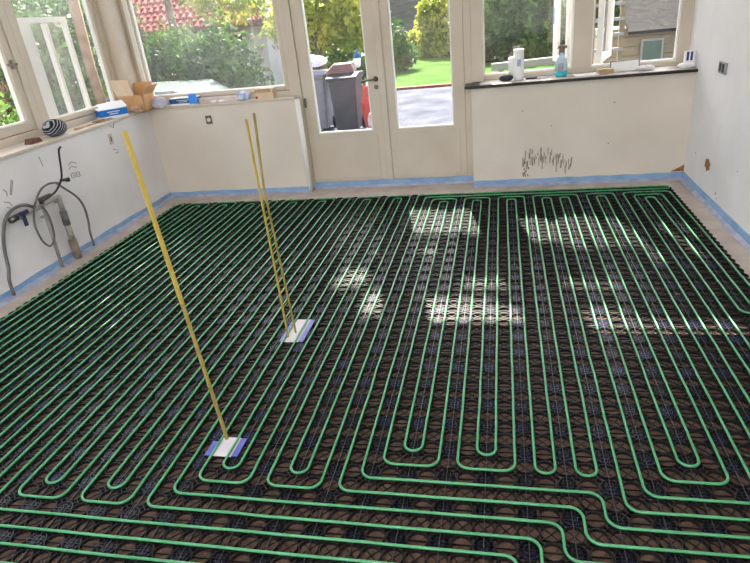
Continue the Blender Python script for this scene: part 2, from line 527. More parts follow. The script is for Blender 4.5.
# corner post
struct(MB().box(-3.95, -3.70, 5.62, 5.93, LEDGE, TOP).build('trim_2', M_FRAME, bevel=0.006), 'cream corner post between left and back windows', 'trim')
w6_ = struct(root('added_rear_window', (-1.0, REAR, 0.4)), 'wide unseen window added behind the viewer for more daylight', 'window')  # unseen window, added to throw daylight on the back walls
for a_ in (-3.0, -1.0):
    wframe(MB(), 'B', a_, a_ + 2.0, 0.4, 3.0, REAR - 0.09, REAR - 0.02, 0.07).build('window_frame', M_FRAME, w6_)
    MB().box(a_ + 0.06, a_ + 1.94, REAR - 0.055, REAR - 0.05, 0.46, 2.94).build('glass_pane', M_GLASS, w6_)
w7_ = struct(root('added_roof_light', (-1.0, 0.3, CEIL)), 'unseen roof light added over the viewer to brighten the room', 'window')  # unseen roof light, added to brighten the room from above
for a_ in (-3.1, -1.7, -0.3):
    rl = MB().box(a_, a_ + 0.04, REAR + 0.1, 1.7, CEIL, CEIL + 0.15).box(a_ + 1.36, a_ + 1.4, REAR + 0.1, 1.7, CEIL, CEIL + 0.15).build('added_roof_light_bar', M_WHITE, w7_)
    MB().box(a_ + 0.04, a_ + 1.36, REAR + 0.1, 1.7, CEIL + 0.08, CEIL + 0.086).build('glass_pane', M_GLASS, rl)
w4_ = window('window_5', 'B', -3.70, -2.02, LEDGE, TOP, YD, 'large cream window facing the red roofed house', glass=M_GLASS_D, ft=0.05, st=0.04)
MB().box(-3.66, -3.62, YD - 0.012, YD + 0.02, LEDGE + 0.04, TOP - 0.05).build('white_edge', M_WHITE, w4_)

# ------------------------------------------------------------------ glazed double door
d1 = struct(root('door_1', (-1.14, YD, 0)), 'cream glazed double door in the back wall', 'door')
df = MB().box(-2.02, -1.948, YD - 0.005, YD + 0.1, 0, TOP).box(-0.332, -0.265, YD - 0.005, YD + 0.1, 0, TOP).box(-1.948, -0.332, YD - 0.005, YD + 0.1, 3.16, TOP)
df.box(-1.948, -0.332, YD, YD + 0.1, 0, 0.03)
df.build('door_frame', M_FRAME, d1, bevel=0.004)


def leaf(x0, x1, g0, g1, handle):
    zb, zt = 0.035, 3.15
    g = MB().box(x0, g0, YD + 0.008, YD + 0.06, zb, zt).box(g1, x1, YD + 0.008, YD + 0.06, zb, zt)
    g.box(g0, g1, YD + 0.008, YD + 0.06, zb, 0.57).box(g0, g1, YD + 0.008, YD + 0.06, 3.02, zt)
    lf = g.build('door_leaf', M_FRAME, d1, bevel=0.004)
    wframe(MB(), 'B', g0, g1, 0.57, 3.02, YD + 0.014, YD + 0.056, 0.012).build('glazing_bead', M_WHITE, lf)  # sun on the door pane edges, painted as white beads
    MB().box(g0 + 0.006, g1 - 0.006, YD + 0.032, YD + 0.036, 0.576, 3.014).build('glass_pane', M_GLASS, lf)
    MB().box(x0 + 0.06, x1 - 0.06, YD + 0.004, YD + 0.01, 0.10, 0.53).build('kick_panel', M_FRAME, lf, bevel=0.003)
    if handle:
        hx, hz = -1.185, 1.06
        h = MB().lathe([(0.025, 0), (0.025, 0.008)], 16)
        h.v = [(hx + x, YD + 0.008 - z, hz + y) for x, y, z in h.v]
        h.tube([(hx, YD + 0.008, hz), (hx, YD - 0.045, hz), (hx - 0.02, YD - 0.055, hz), (hx - 0.13, YD - 0.05, hz - 0.004)], 0.009, 8)
        h.build('door_handle', M_CHROME, lf, smooth=True)
        k = MB().lathe([(0.022, 0), (0.022, 0.008)], 16)
        k.v = [(hx + x, YD + 0.008 - z, hz - 0.075 + y) for x, y, z in k.v]
        k.box(hx - 0.004, hx + 0.004, YD - 0.002, YD, hz - 0.087, hz - 0.067)
        k.build('lock_rosette', M_CHROME, lf)
    return lf


leaf(-1.945, -1.157, -1.83, -1.26, True)
leaf(-1.09, -0.335, -1.01, -0.447, False)
MB().box(-1.157, -1.09, YD - 0.008, YD + 0.06, 0.035, 3.15).build('astragal', M_FRAME, d1, bevel=0.006)
MB().box(-1.935, -1.915, YD - 0.012, YD + 0.01, 0.84, 0.93).build('hinge', M_CHROME, d1)

# ------------------------------------------------------------------ right back window with sashes standing open outside
YW = 5.90
w5_ = struct(root('window_6', (0.6, YW, SILLT)), 'cream two-part window above the black sill with sashes standing open', 'window')
fr = MB().box(-0.265, -0.16, YD - 0.005, YW + 0.09, SILLT, TOP).box(1.52, XR, YW, YW + 0.09, SILLT, TOP)
fr.box(0.64, 0.80, YW, YW + 0.09, SILLT + 0.04, TOP - 0.08)
fr.box(-0.16, 1.52, YW, YW + 0.09, SILLT, SILLT + 0.04).box(-0.16, 1.52, YW, YW + 0.09, TOP - 0.08, TOP)
fr.build('window_frame', M_FRAME, w5_, bevel=0.004)
for (a, b) in ((-0.16, 0.64), (0.80, 1.52)):
    bd = wframe(MB(), 'B', a, b, SILLT + 0.04, TOP - 0.08, YW + 0.02, YW + 0.06, 0.014).build('glazing_bead', M_WHITE, w5_)  # bead white carries the sunlight on these pane edges
    MB().box(a + 0.01, b - 0.01, YW + 0.04, YW + 0.044, SILLT + 0.05, TOP - 0.09).build('glass_pane', M_GLASS, w5_)


def open_sash(hinge, d, width, parent, sticker=False):
    d = Vector(d).normalized()
    n = Vector((d.y, -d.x, 0))
    s = MB()
    z0, z1 = SILLT + 0.05, 3.1
    for (s0, s1, a, b) in ((0, 0.07, z0, z1), (width - 0.11, width, z0, z1), (0.07, width - 0.11, z0, z0 + 0.06), (0.07, width - 0.11, z1 - 0.06, z1)):
        c = Vector(hinge) + d * (s0 + s1) / 2 + Vector((0, 0, (a + b) / 2))
        s.obox(c, d * (s1 - s0) / 2, n * 0.024, Vector((0, 0, (b - a) / 2)))
    so = s.build('open_outer_sash', M_WHITE, parent, bevel=0.003)
    c = Vector(hinge) + d * width / 2 + Vector((0, 0, (z0 + z1) / 2))
    MB().obox(c, d * (width / 2 - 0.05), n * 0.002, Vector((0, 0, (z1 - z0) / 2 - 0.05))).build('glass_pane', M_GLASS, so)
    if sticker:
        c = Vector(hinge) + d * (width - 0.03) - n * 0.026 + Vector((0, 0, 1.43))
        MB().obox(c, d * 0.022, n * 0.0015, Vector((0, 0, 0.075))).build('blue_sticker', M_CYANPK, so)


open_sash((0.62, YW + 0.12, 0), (-0.075, 0.60, 0), 0.62, w5_, True)
open_sash((0.88, YW + 0.12, 0), (0.20, 0.66, 0), 0.66, w5_)

# ------------------------------------------------------------------ blue edge insulation strips
def strip(name_label, p, q, n, h=0.056, flap=0.07, wav=0.004):
    """p,q along the wall base; n points into the room"""
    p, q, n = Vector((*p, 0)), Vector((*q, 0)), Vector((*n, 0))
    r = root('edge_insulation_strip', (p + q) / 2, name_label, 'insulation strip')
    d = (q - p)
    L = d.length
    d.normalize()
    N = max(2, int(L / 0.12))
    rnd = random.Random(int(L * 1000) + 3)
    m = MB()
    for i in range(N + 1):
        b = p + d * L * i / N
        hh = h + rnd.uniform(-wav, wav)
        off = 0.010 + rnd.uniform(0, 0.003)
        m.v += [tuple(b + n * 0.001), tuple(b + n * off), tuple(b + n * off + Vector((0, 0, hh))), tuple(b + n * 0.001 + Vector((0, 0, hh)))]
    for i in range(N):
        for k in range(4):
            a, c = i * 4 + k, i * 4 + (k + 1) % 4
            m.f.append((a, c, c + 4, a + 4))
    m.f += [(0, 1, 2, 3), (N * 4, N * 4 + 1, N * 4 + 2, N * 4 + 3)]
    m.build('foam_strip', M_BLUE, r)
    f = MB()
    for i in range(N + 1):
        b = p + d * L * i / N
        w = flap * rnd.uniform(0.25, 0.6)
        z = rnd.uniform(0.004, 0.012)
        f.v += [tuple(b + n * 0.013 + Vector((0, 0, 0.022))), tuple(b + n * (0.013 + w) + Vector((0, 0, 0.003))), tuple(b + n * (0.013 + w) + Vector((0, 0, 0.001))), tuple(b + n * 0.013 + Vector((0, 0, 0.018)))]
    for i in range(N):
        for k in range(4):
            a, c = i * 4 + k, i * 4 + (k + 1) % 4
            f.f.append((a, c, c + 4, a + 4))
    f.f += [(0, 1, 2, 3), (N * 4, N * 4 + 1, N * 4 + 2, N * 4 + 3)]
    f.build('film_flap', M_BLUEF, r)
    return r


strip('long blue foam edge strip along the foot of the left wall', (XL, REAR), (XL, YL), (1, 0), flap=0.12)
strip('blue foam edge strip under the boxes left of the door', (XL + 0.02, YL), (-1.96, YL), (0, -1), flap=0.05)
strip('blue foam edge strip across the foot of the glazed door', (-1.95, YD - 0.008), (-0.28, YD - 0.008), (0, -1), h=0.066, flap=0.05)
strip('blue foam edge strip under the black window sill', (-0.265, YR), (XR - 0.015, YR), (0, -1), h=0.062, flap=0.05)
strip('blue foam edge strip along the foot of the right wall', (XR, 3.42), (XR, YR), (-1, 0), h=0.066, flap=0.05)

# ------------------------------------------------------------------ heating mat lattice
U = 0.075


def xk(k):
    return (18.598 - (k - 0.0065 * max(0.0, k - 18))) * U * 1.0033


_J = ((0, 0.2), (15, 15.2), (22, 22.22), (24, 24.42), (68, 68.0), (75, 74.8))


def ym(j):
    for (a, b), (c, d) in zip(_J, _J[1:]):
        if j <= c:
            return (b + (d - b) * (j - a) / (c - a)) * U * 1.0033
    return _J[-1][1] * U * 1.0033


PZ = 0.0245
RH = 0.0175
BASE = 0.002
struct(MB().box(xk(63.45), xk(-0.6), ym(6), ym(71.6), 0.0, BASE).build('floor_board', M_BOARD), 'brown fibre board lying under the pipe grid', 'floor')
mat_root = root('pipe_grid_mat', (-1.0, 3.0, BASE), 'black plastic grid mat of interlocked rings covering the floor', 'grid mat')


def ring_cell(mb, cx, cy, ct, rt, seg=12, z0=BASE, a0=0.0, a1=2 * math.pi):
    ro, ri = 0.0362, 0.0337
    full = a1 - a0 > 6.2
    n = seg if full else max(4, int(seg * (a1 - a0) / 6.283) + 1)
    b = len(mb.v)
    m = n if full else n + 1
    for i in range(m):
        a = a0 + (a1 - a0) * i / n
        c, s = math.cos(a), math.sin(a)
        mb.v += [(cx + ro * c, cy + ro * s, z0), (cx + ro * c, cy + ro * s, RH), (cx + ri * c, cy + ri * s, RH), (cx + ri * c, cy + ri * s, z0)]
    for i in range(n):
        p, q = b + i * 4, b + ((i + 1) % m) * 4
        mb.f += [(p, q, q + 1, p + 1), (p + 1, q + 1, q + 2, p + 2), (p + 2, q + 2, q + 3, p + 3)]
    if not full:
        return mb

    def rib(dx, dy, l, w, h, ox=0, oy=0):
        b = len(mb.v)
        nx, ny = -dy * w / 2, dx * w / 2
        ax, ay = dx * l, dy * l
        for z in (z0 + 0.004, h):
            for sx, sy in ((-1, -1), (1, -1), (1, 1), (-1, 1)):
                mb.v.append((cx + ox + sx * ax + sy * nx, cy + oy + sx * ay + sy * ny, z))
        mb.f += [(b + 4, b + 5, b + 6, b + 7), (b, b + 1, b + 5, b + 4), (b + 2, b + 3, b + 7, b + 6)]
    q = math.sqrt(0.5)
    odd, ev = ct % 2, rt % 2 == 0
    if odd and ev:        # dense cell: inner ring, cross, braces
        for i in range(8):
            a, c = 2 * math.pi * i / 8, 2 * math.pi * (i + 1) / 8
            bb = len(mb.v)
            for an in (a, c):
                for r_, z in ((0.0205, z0), (0.0205, RH), (0.0185, RH), (0.0185, z0)):
                    mb.v.append((cx + r_ * math.cos(an), cy + r_ * math.sin(an), z))
            for k in range(3):
                mb.f.append((bb + k, bb + 4 + k, bb + 5 + k, bb + 1 + k))
        rib(1, 0, 0.034, 0.0022, RH)
        rib(0, 1, 0.034, 0.0022, RH)
        rib(q, q, 0.034, 0.0018, RH - 0.003)
        rib(q, -q, 0.034, 0.0018, RH - 0.003)
        for o_ in (-0.012, 0.012):
            rib(1, 0, 0.030, 0.0018, RH - 0.002, 0, o_)
            rib(0, 1, 0.030, 0.0018, RH - 0.002, o_, 0)
    elif odd:             # long rib plus cross
        rib(0, 1, 0.034, 0.002, 0.013)
        rib(q, q, 0.034, 0.0018, 0.010)
        rib(q, -q, 0.034, 0.0018, 0.010)
    elif ev:              # one bar across
        rib(1, 0, 0.034, 0.0026, 0.013)
        rib(q, q, 0.034, 0.0016, 0.007)
    else:                 # diagonal cross
        rib(q, q, 0.034, 0.0022, 0.011)
        rib(q, -q, 0.034, 0.0022, 0.011)
    return mb


def project(p):
    d = Vector(p) - CAM_POS
    z = d.dot(a_f)
    return 375 + 581.76 * d.dot(a_r) / z, 281.5 - 581.76 * d.dot(a_u) / z, z


R0, R1 = 8, 70
CELLS = []
for r in range(R0, R1 + 1):
    for c in range(0, 63):
        cx, cy = (xk(c) + xk(c + 1)) / 2, (ym(r) + ym(r + 1)) / 2
        CELLS.append((cx, cy, c, r))
for r in range(R0, 43):                      # the grid runs on into the recess on the right
    if ym(r) < 0.65:
        continue
    for c in range(-15, 0):
        cx, cy = (xk(c) + xk(c + 1)) / 2, (ym(r) + ym(r + 1)) / 2
        if XR - 0.05 < cx < XR - 0.0 or cx < 2.74:
            CELLS.append((cx, cy, c, r))


def in_view(cl):
    x, y, z = project((cl[0], cl[1], RH))
    return z > 0.1 and -6 < x < 756 and -6 < y < 569


vis = sorted([cl for cl in CELLS if in_view(cl)], key=lambda cl: project((cl[0], cl[1], RH))[2])
near = set(vis[:300])
RING_ME = {}
for ct in (0, 1):
    for rt in (0, 1):
        mm = M_GRID2 if (ct == 1 and rt == 0) else M_GRID
        RING_ME[(ct, rt)] = ring_cell(MB(), 0, 0, ct, rt, 16).mesh('grid_ring', mm)
for (cx, cy, c, r) in vis[:300]:
    o = bpy.data.objects.new('grid_ring', RING_ME[(c % 2, r % 2)])
    COL.objects.link(o)
    o.parent = mat_root
    o.matrix_parent_inverse = Matrix.Translation(-Vector(mat_root['_base']))
    o.location = (cx, cy, 0)
trays, seams = MB(), MB()
for (cx, cy, c, r) in CELLS:
    if c % 2 and r % 2 == 0:
        trays.lathe([(0.0335, 0.0005), (0.0335, 0.003)], 8, (cx, cy, BASE))
for c in range(1, 63, 2):
    x = (xk(c) + xk(c + 1)) / 2
    seams.box(x - 0.0009, x + 0.0009, ym(R0), ym(R1 + 1), RH - 0.001, RH + 0.0012)
trays.build('tray_floors', M_GRIDK, mat_root, kind='stuff')
seams.build('seam_ribs', M_SEAM, mat_root, kind='stuff')
far_a, far_b = MB(), MB()
for (cx, cy, c, r) in CELLS:
    if (cx, cy, c, r) in near:
        continue
    seg = 12 if cy < 3 else 10
    ring_cell(far_b if (c % 2 and r % 2 == 0) else far_a, cx, cy, c, r, seg)
for r in range(R0, R1 + 1):                   # half rings where the mat was cut
    cy = (ym(r) + ym(r + 1)) / 2
    if cy > 3.36:
        ring_cell(far_a, xk(0) + 0.0375 - 0.027, cy, 1, 1, 10, a0=-math.pi / 2, a1=math.pi / 2)
    ring_cell(far_a, xk(63) - 0.0375 + 0.027, cy, 1, 1, 10, a0=math.pi / 2, a1=1.5 * math.pi)
for c in range(0, 63):
    cx = (xk(c) + xk(c + 1)) / 2
    ring_cell(far_a, cx, ym(71) + 0.012, 1, 1, 10, a0=0, a1=math.pi)
far_a.build('ring_field', M_GRID, mat_root, kind='stuff')
far_b.build('braced_ring_field', M_GRID2, mat_root, kind='stuff')
# star shaped clips where four rings meet
st = MB()
for r in range(R0, R1 + 2):
    for c in range(0, 64):
        x, y = xk(c), ym(r)
        for dx, dy in ((0.7071, 0.7071), (0.7071, -0.7071)):
            b = len(st.v)
            nx, ny = -dy * 0.0012, dx * 0.0012
            for z in (BASE, RH + 0.001):
                for sx, sy in ((-1, -1), (1, -1), (1, 1), (-1, 1)):
                    st.v.append((x + sx * dx * 0.016 + sy * nx, y + sx * dy * 0.016 + sy * ny, z))
            st.f += [(b + 4, b + 5, b + 6, b + 7), (b, b + 1, b + 5, b + 4), (b + 2, b + 3, b + 7, b + 6)]
st.build('star_clips', M_GRID, mat_root, kind='stuff')

# ------------------------------------------------------------------ green pipes
def fillet(pts, rmax):
    P = [Vector((p[0], p[1], PZ)) for p in pts]
    out = [P[0]]
    rnd = random.Random(len(pts) * 31 + int(P[0].x * 1000))
    for i in range(1, len(P) - 1):
        a, b, c = P[i - 1], P[i], P[i + 1]
        u, v = (a - b), (c - b)
        lu, lv = u.length, v.length
        if lu < 1e-6 or lv < 1e-6:
            continue
        u, v = u / lu, v / lv
        r = min(rmax, lu / 2 * 0.998, lv / 2 * 0.998)
        s, e = b + u * r, b + v * r
        cc = b + u * r + v * r
        n = 7
        for k in range(n + 1):
            t = k / n * math.pi / 2
            out.append(cc - v * r * math.cos(t) - u * r * math.sin(t))
    out.append(P[-1])
    res = [out[0]]
    for p in out[1:]:
        a = res[-1]
        L = (p - a).length
        if L < 1e-5:
            continue
        if L > 0.16:
            k = int(L / 0.15)
            d = (p - a).normalized()
            s = Vector((-d.y, d.x, 0))
            for i in range(1, k):
                q = a + (p - a) * i / k
                res.append(q + s * rnd.gauss(0, 0.0009) + Vector((0, 0, rnd.uniform(-0.0006, 0.0018))))
        res.append(p)
    return res


def route(seq):
    """seq of lattice corners (k, j)"""
    return [(xk(k), ym(j)) for k, j in seq]


def pipe(seq, label, rmax=0.047):
    pts = fillet(route(seq), rmax)
    r = root('heating_pipe', (pts[0].x, pts[0].y, RH), label, 'pipe', 'green underfloor heating pipes')
    MB().tube(pts, 0.0055, 8).build('pipe_run', M_PIPE, r, smooth=True)
    return r


# turn lists: columns joined at far (F) or near (N) rows
def meander(start, turns):
    seq = list(start)
    for k0, k1, j in turns:
        seq += [(k0, j), (k1, j)]
    return seq


LEFT = 66
# circuit leading off at the staircase lines A and B
s = [(-14, 20), (14, 20), (14, 22)] + meander([(26, 22)], [(26, 25, 68), (25, 22, 23), (22, 21, 68), (21, 18, 23), (18, 17, 68), (17, 16, 23), (16, 19, 69), (19, 20, 24), (20, 23, 69), (23, 24, 24), (24, 27, 69)]) + [(27, 21), (15, 21), (15, 19), (-14, 19)]
pipe(s, 'green heating pipe looping up to the far side directly in front of the door post')
s = [(-14, 18), (16, 18), (16, 20), (36, 20)] + meander([], [(36, 35, 70), (35, 32, 21), (32, 31, 70), (31, 28, 21), (28, -0.35, 70), (-0.35, 29, 71), (29, 30, 22), (30, 33, 71), (33, 34, 22), (34, 37, 71)]) + [(37, 19), (17, 19), (17, 17), (-14, 17)]
pipe(s, 'green heating pipe passing both measuring sticks and running along the far edge')
s = [(-14, 16), (18, 16), (18, 18), (46, 18)] + meander([], [(46, 45, 70), (45, 42, 19), (42, 41, 70), (41, 38, 19), (38, 39, 71), (39, 40, 20), (40, 43, 71), (43, 44, 20), (44, 47, 71)]) + [(47, 17), (19, 17), (19, 15), (-14, 15)]
pipe(s, 'green heating pipe looping left of the near measuring stick')
s = [(-14, 14), (20, 14), (20, 16), (56, 16)] + meander([], [(56, 55, 70), (55, 52, 17), (52, 51, 70), (51, 48, 17), (48, 49, 71), (49, 50, 18), (50, 53, 71), (53, 54, 18), (54, 57, 71)]) + [(57, 15), (21, 15), (21, 13), (-14, 13)]
pipe(s, 'green heating pipe looping through the left third of the floor')
s = [(-14, 12), (22, 12), (22, 14), (58, 14)] + meander([], [(58, 61, 71), (61, 60, 16), (60, 59, 70), (59, 62, 15), (62, 63, 71)]) + [(63, 13), (23, 13), (23, 11), (-14, 11)]
pipe(s, 'green heating pipe closest to the left wall with the hoses')
# right hand circuits
s = [(-14, 21), (13, 21)] + meander([], [(13, 14, 68), (14, 15, 23), (15, 10, 69), (10, 9, 24), (9, 6, 69), (6, 5, 25), (5, 0, 69)]) + [(0, 42), (-14, 42)]
pipe(s, 'green heating pipe running nearest to the right wall')
s = [(-14, 22), (12, 22)] + meander([], [(12, 11, 68), (11, 8, 23), (8, 7, 68), (7, 4, 23), (4, 1, 68)]) + [(1, 41), (-14, 41)]
pipe(s, 'green heating pipe one row in from the right wall, turning off at the frame edge')
s = [(-14, 24), (3, 24)] + meander([], [(3, 2, 67)]) + [(2, 40), (-14, 40)]
pipe(s, 'green heating pipe making a single long hairpin near the right wall')

# ------------------------------------------------------------------ measuring sticks on plates
def plate(r, x0, x1, y0, y1, side):
    MB().box(x0, x1, y0, y1, RH + 0.0015, RH + 0.0030).build('base_plate', M_PLATE, r)
    if side:
        MB().box(x1, x1 + 0.028, y0 + 0.004, y1 - 0.004, RH + 0.0015, RH + 0.0036).build('blue_edge', M_VIOLET, r)
        MB().box(x0 - 0.028, x0, y0, y1 - 0.03, RH + 0.0015, RH + 0.0036).build('blue_edge', M_VIOLET, r)


def vstrip(mb, p, q, w, t, ang=0.0):
    """folded strip: two thin flanges meeting in a ridge"""
    p, q = Vector(p), Vector(q)
    d = (q - p).normalized()
    v = (CAM_POS * 0 + Vector((0, -1, 0)))
    v = (v - d * v.dot(d)).normalized()
    s = d.cross(v)
    c, sn = math.cos(ang), math.sin(ang)
    v, s = v * c + s * sn, s * c - v * sn
    prof = [s * w / 2, v * w * 0.28, -s * w / 2, -s * w / 2 - v * t, v * (w * 0.28 - t), s * w / 2 - v * t]
    vs = [p + o for o in prof] + [q + o for o in prof]
    mb.add(vs, [(0, 1, 7, 6), (1, 2, 8, 7), (2, 3, 9, 8), (3, 4, 10, 9), (4, 5, 11, 10), (5, 0, 6, 11), (0, 5, 4, 1), (1, 4, 3, 2), (6, 7, 10, 11), (7, 8, 9, 10)])
    return mb


m1 = root('measuring_stick', (-1.185, 1.80, RH), 'single yellow folded strip on a white plate near the viewer', 'measuring stick')
plate(m1, -1.232, -1.138, 1.742, 1.862, True)
vstrip(MB(), (-1.203, 1.85, RH + 0.003), (-1.2492, 1.857, 0.72), 0.017, 0.002, 0.3).build('lower_strip', M_YELLOW2, m1)  # darker olive puts the shade on the lower half into its colour
vstrip(MB(), (-1.248, 1.8565, 0.70), (-1.294, 1.86, 1.384), 0.019, 0.002, 0.3).build('upper_strip', M_YELLOW, m1)
m2 = root('measuring_stick', (-1.18, 2.80, RH), 'pair of yellow strips leaning together on a white plate further back', 'measuring stick')
plate(m2, -1.222, -1.135, 2.67, 2.93, True)
ladder_a = ((-1.211, 2.724, RH + 0.003), (-1.219, 2.73, 0.90), (-1.217, 2.724, 1.258))
ladder_b = ((-1.179, 2.77, RH + 0.003), (-1.200, 2.745, 0.90), (-1.19, 2.77, 1.277))
for pa in (ladder_a, ladder_b):
    lo = MB()
    vstrip(lo, pa[0], pa[1], 0.012, 0.002, 0.4)
    vstrip(lo, pa[1], pa[2], 0.013, 0.002, 0.4)
    lo.build('strip', M_YELLOW if pa is ladder_a else M_YELLOW2, m2)
for i in range(9):
    t = 0.10 + i * 0.085
    f = t / 0.87
    a = Vector(ladder_a[0]).lerp(Vector(ladder_a[1]), f)
    b = Vector(ladder_b[0]).lerp(Vector(ladder_b[1]), f)
    MB().bar(a, b + Vector((0, 0, 0.03)), 0.004, 0.003).build('rung', M_YELLOW2, m2)

# ------------------------------------------------------------------ marks and sockets on the walls
def blob_poly(cx, cy, rx, ry, n, seed, jit=0.3):
    r = random.Random(seed)
    return [(cx + rx * (1 + r.uniform(-jit, jit)) * math.cos(2 * math.pi * i / n), cy + ry * (1 + r.uniform(-jit, jit)) * math.sin(2 * math.pi * i / n)) for i in range(n)]


MB().prism(blob_poly(5.01, 0.283, 0.058, 0.048, 16, 5), 'x', XR - 0.003, XR + 0.01).build('chipped_patch', M_RUST, wall_right)
MB().prism([(1.50, 0.072), (1.612, 0.072), (1.612, 0.135), (1.585, 0.115)], 'y', YR - 0.003, YR + 0.01).build('chipped_corner', M_RUST, wall_br)
rnd = random.Random(11)
for i in range(46):
    t = i / 45
    x = 0.195 + 0.44 * t + rnd.uniform(-0.006, 0.006)
    hi = 0.30 + 0.07 * math.sin(math.pi * min(1, t * 1.2)) + rnd.uniform(-0.09, 0.02) - 0.05 * t
    ln = rnd.uniform(0.02, 0.12) * (1.5 if rnd.random() < 0.25 else 0.8)
    lo_ = max(0.085, hi - ln)
    w = rnd.uniform(0.0018, 0.005)
    MB().prism([(x - w, lo_), (x + w * 0.6, lo_), (x + w + 0.002, hi), (x - w * 0.3, hi)], 'y', YR - 0.0022, YR + 0.005).build('dark_streak', M_STAIN, wall_br)
for i in range(12):
    x = 0.20 + rnd.uniform(0, 0.05)
    z = 0.09 + rnd.uniform(0, 0.16)
    MB().prism(blob_poly(x, z, 0.006, 0.014, 7, i), 'y', YR - 0.0022, YR + 0.005).build('dark_streak', M_STAIN, wall_br)
for i, (x, z, s_) in enumerate([(0.19, 0.70, 0.006), (0.98, 0.72, 0.006), (0.95, 0.36, 0.005), (0.45, 0.55, 0.004)]):
    MB().prism(blob_poly(x, z, s_, s_, 7, 50 + i), 'y', YR - 0.002, YR + 0.005).build('nail_hole', M_STAIN, wall_br)
for i, (y, z, s_) in enumerate([(5.35, 0.30, 0.006), (4.75, 0.13, 0.008), (4.72, 0.10, 0.006), (4.4, 0.40, 0.005)]):
    MB().prism(blob_poly(y, z, s_, s_, 7, 70 + i), 'x', XR - 0.002, XR + 0.005).build('nail_hole', M_STAIN, wall_right)


def pencil(pts, w=0.005):
    m = MB()
    for (a, b), (c, d) in zip(pts, pts[1:]):
        m.bar((XL + 0.001, a, b), (XL + 0.001, c, d), w, 0.002, up=(1, 0, 0))
    m.build('pencil_mark', M_MARK, wall_left)


for pts in ([(4.29, 0.735), (4.34, 0.75), (4.39, 0.725)], [(4.28, 0.70), (4.32, 0.715), (4.38, 0.69)], [(4.285, 0.66), (4.33, 0.655), (4.33, 0.62), (4.285, 0.625), (4.285, 0.66)],
            [(4.35, 0.655), (4.39, 0.65), (4.39, 0.612), (4.35, 0.617), (4.35, 0.655)], [(4.30, 0.64), (4.32, 0.635)], [(4.36, 0.635), (4.38, 0.63)],
            [(3.60, 0.69), (3.66, 0.79)], [(3.61, 0.685), (3.67, 0.78)], [(3.555, 0.745), (3.58, 0.72), (3.57, 0.69)], [(3.52, 0.66), (3.57, 0.64), (3.58, 0.61)], [(3.53, 0.615), (3.56, 0.60)],
            [(4.97, 0.93), (5.03, 0.90), (5.05, 0.95)], [(4.93, 0.72), (4.97, 0.70)], [(4.94, 0.68), (4.99, 0.67), (5.0, 0.70)], [(4.00, 0.88), (4.01, 0.80)]):
    pencil(pts)

sk = root('socket_box', (XR, 4.99, 0.99), 'grey double socket box on the right wall', 'socket')
MB().box(XR - 0.012, XR + 0.0, 4.90, 5.06, 0.985, 1.068).build('face_plate', M_GREY, sk, bevel=0.003)
for y in (4.955, 5.02):
    MB().box(XR - 0.016, XR - 0.011, y - 0.017, y + 0.017, 0.998, 1.056).build('socket_hole', M_DARK, sk)
sk2 = root('socket_box', (-2.948, YL, 0.77), 'dark square socket box on the cream wall under the window', 'socket')
MB().box(-2.982, -2.915, YL - 0.010, YL, 0.765, 0.85).build('face_plate', mat('dull_grey', srgb(104, 96, 90), None, rough=0.6), sk2, bevel=0.003)
h = MB().lathe([(0.02, 0), (0.02, 0.008), (0.016, 0.010)], 14)
h.v = [(-2.945 + x, YL - 0.010 - z, 0.808 + y) for x, y, z in h.v]
h.build('round_insert', M_WALL_C, sk2)
sk3 = root('socket_box', (XL, 4.94, 0.76), 'small pale socket frame beside the near stick top on the left wall', 'socket')
MB().box(XL, XL + 0.008, 4.912, 4.965, 0.765, 0.86).build('face_plate', mat('pale_grey', srgb(196, 190, 180), None, rough=0.6), sk3, bevel=0.002)
MB().box(XL + 0.008, XL + 0.0095, 4.925, 4.945, 0.79, 0.835).build('socket_hole', M_RUST, sk3)

# ------------------------------------------------------------------ hoses, water pipes and taps on the left wall
HX = -3.555


def yz(pts, x=HX, wob=0.0):
    return [(x, a, b) for a, b in pts]


hz = root('grey_hose', (HX, 3.27, 0.07), 'thick grey hose arching down to the floor at the left edge', 'hose')
MB().tube(smooth_path(yz([(3.26, 0.02), (3.268, 0.133), (3.302, 0.223), (3.329, 0.356), (3.379, 0.477), (3.452, 0.566), (3.546, 0.600), (3.649, 0.593), (3.735, 0.545)])), 0.0125, 8).build('hose_run', M_HOSE, hz, smooth=True)
hz = root('grey_hose', (HX + 0.02, 3.77, 0.23), 'thin dark hose looping in an oval beside the wall tap', 'hose')
MB().tube(smooth_path(yz([(4.03, 0.655), (3.923, 0.676), (3.822, 0.657), (3.733, 0.589), (3.67, 0.505), (3.644, 0.408), (3.664, 0.291), (3.714, 0.228), (3.77, 0.248), (3.803, 0.313), (3.81, 0.447), (3.777, 0.541)], HX + 0.03)), 0.008, 8).build('hose_run', M_HOSE, hz, smooth=True)
hz = root('grey_hose', (HX, 4.22, 0.05), 'thin grey hose drooping right from the wall tap to the floor', 'hose')
MB().tube(smooth_path(yz([(4.037, 0.645), (4.112, 0.575), (4.21, 0.476), (4.254, 0.371), (4.251, 0.253), (4.228, 0.149), (4.224, 0.02)], HX + 0.005)), 0.009, 8).build('hose_run', M_HOSE, hz, smooth=True)
hz = root('grey_cable', (HX, 4.1, 0.58), 'dark cable rising from the wall tap toward the ledge', 'cable')
MB().tube(smooth_path(yz([(4.164, 0.915), (4.128, 0.885), (4.088, 0.745), (4.052, 0.671), (3.956, 0.607), (3.863, 0.585), (3.758, 0.575)], HX + 0.045)), 0.008, 8).build('cable_run', M_DARK, hz, smooth=True)

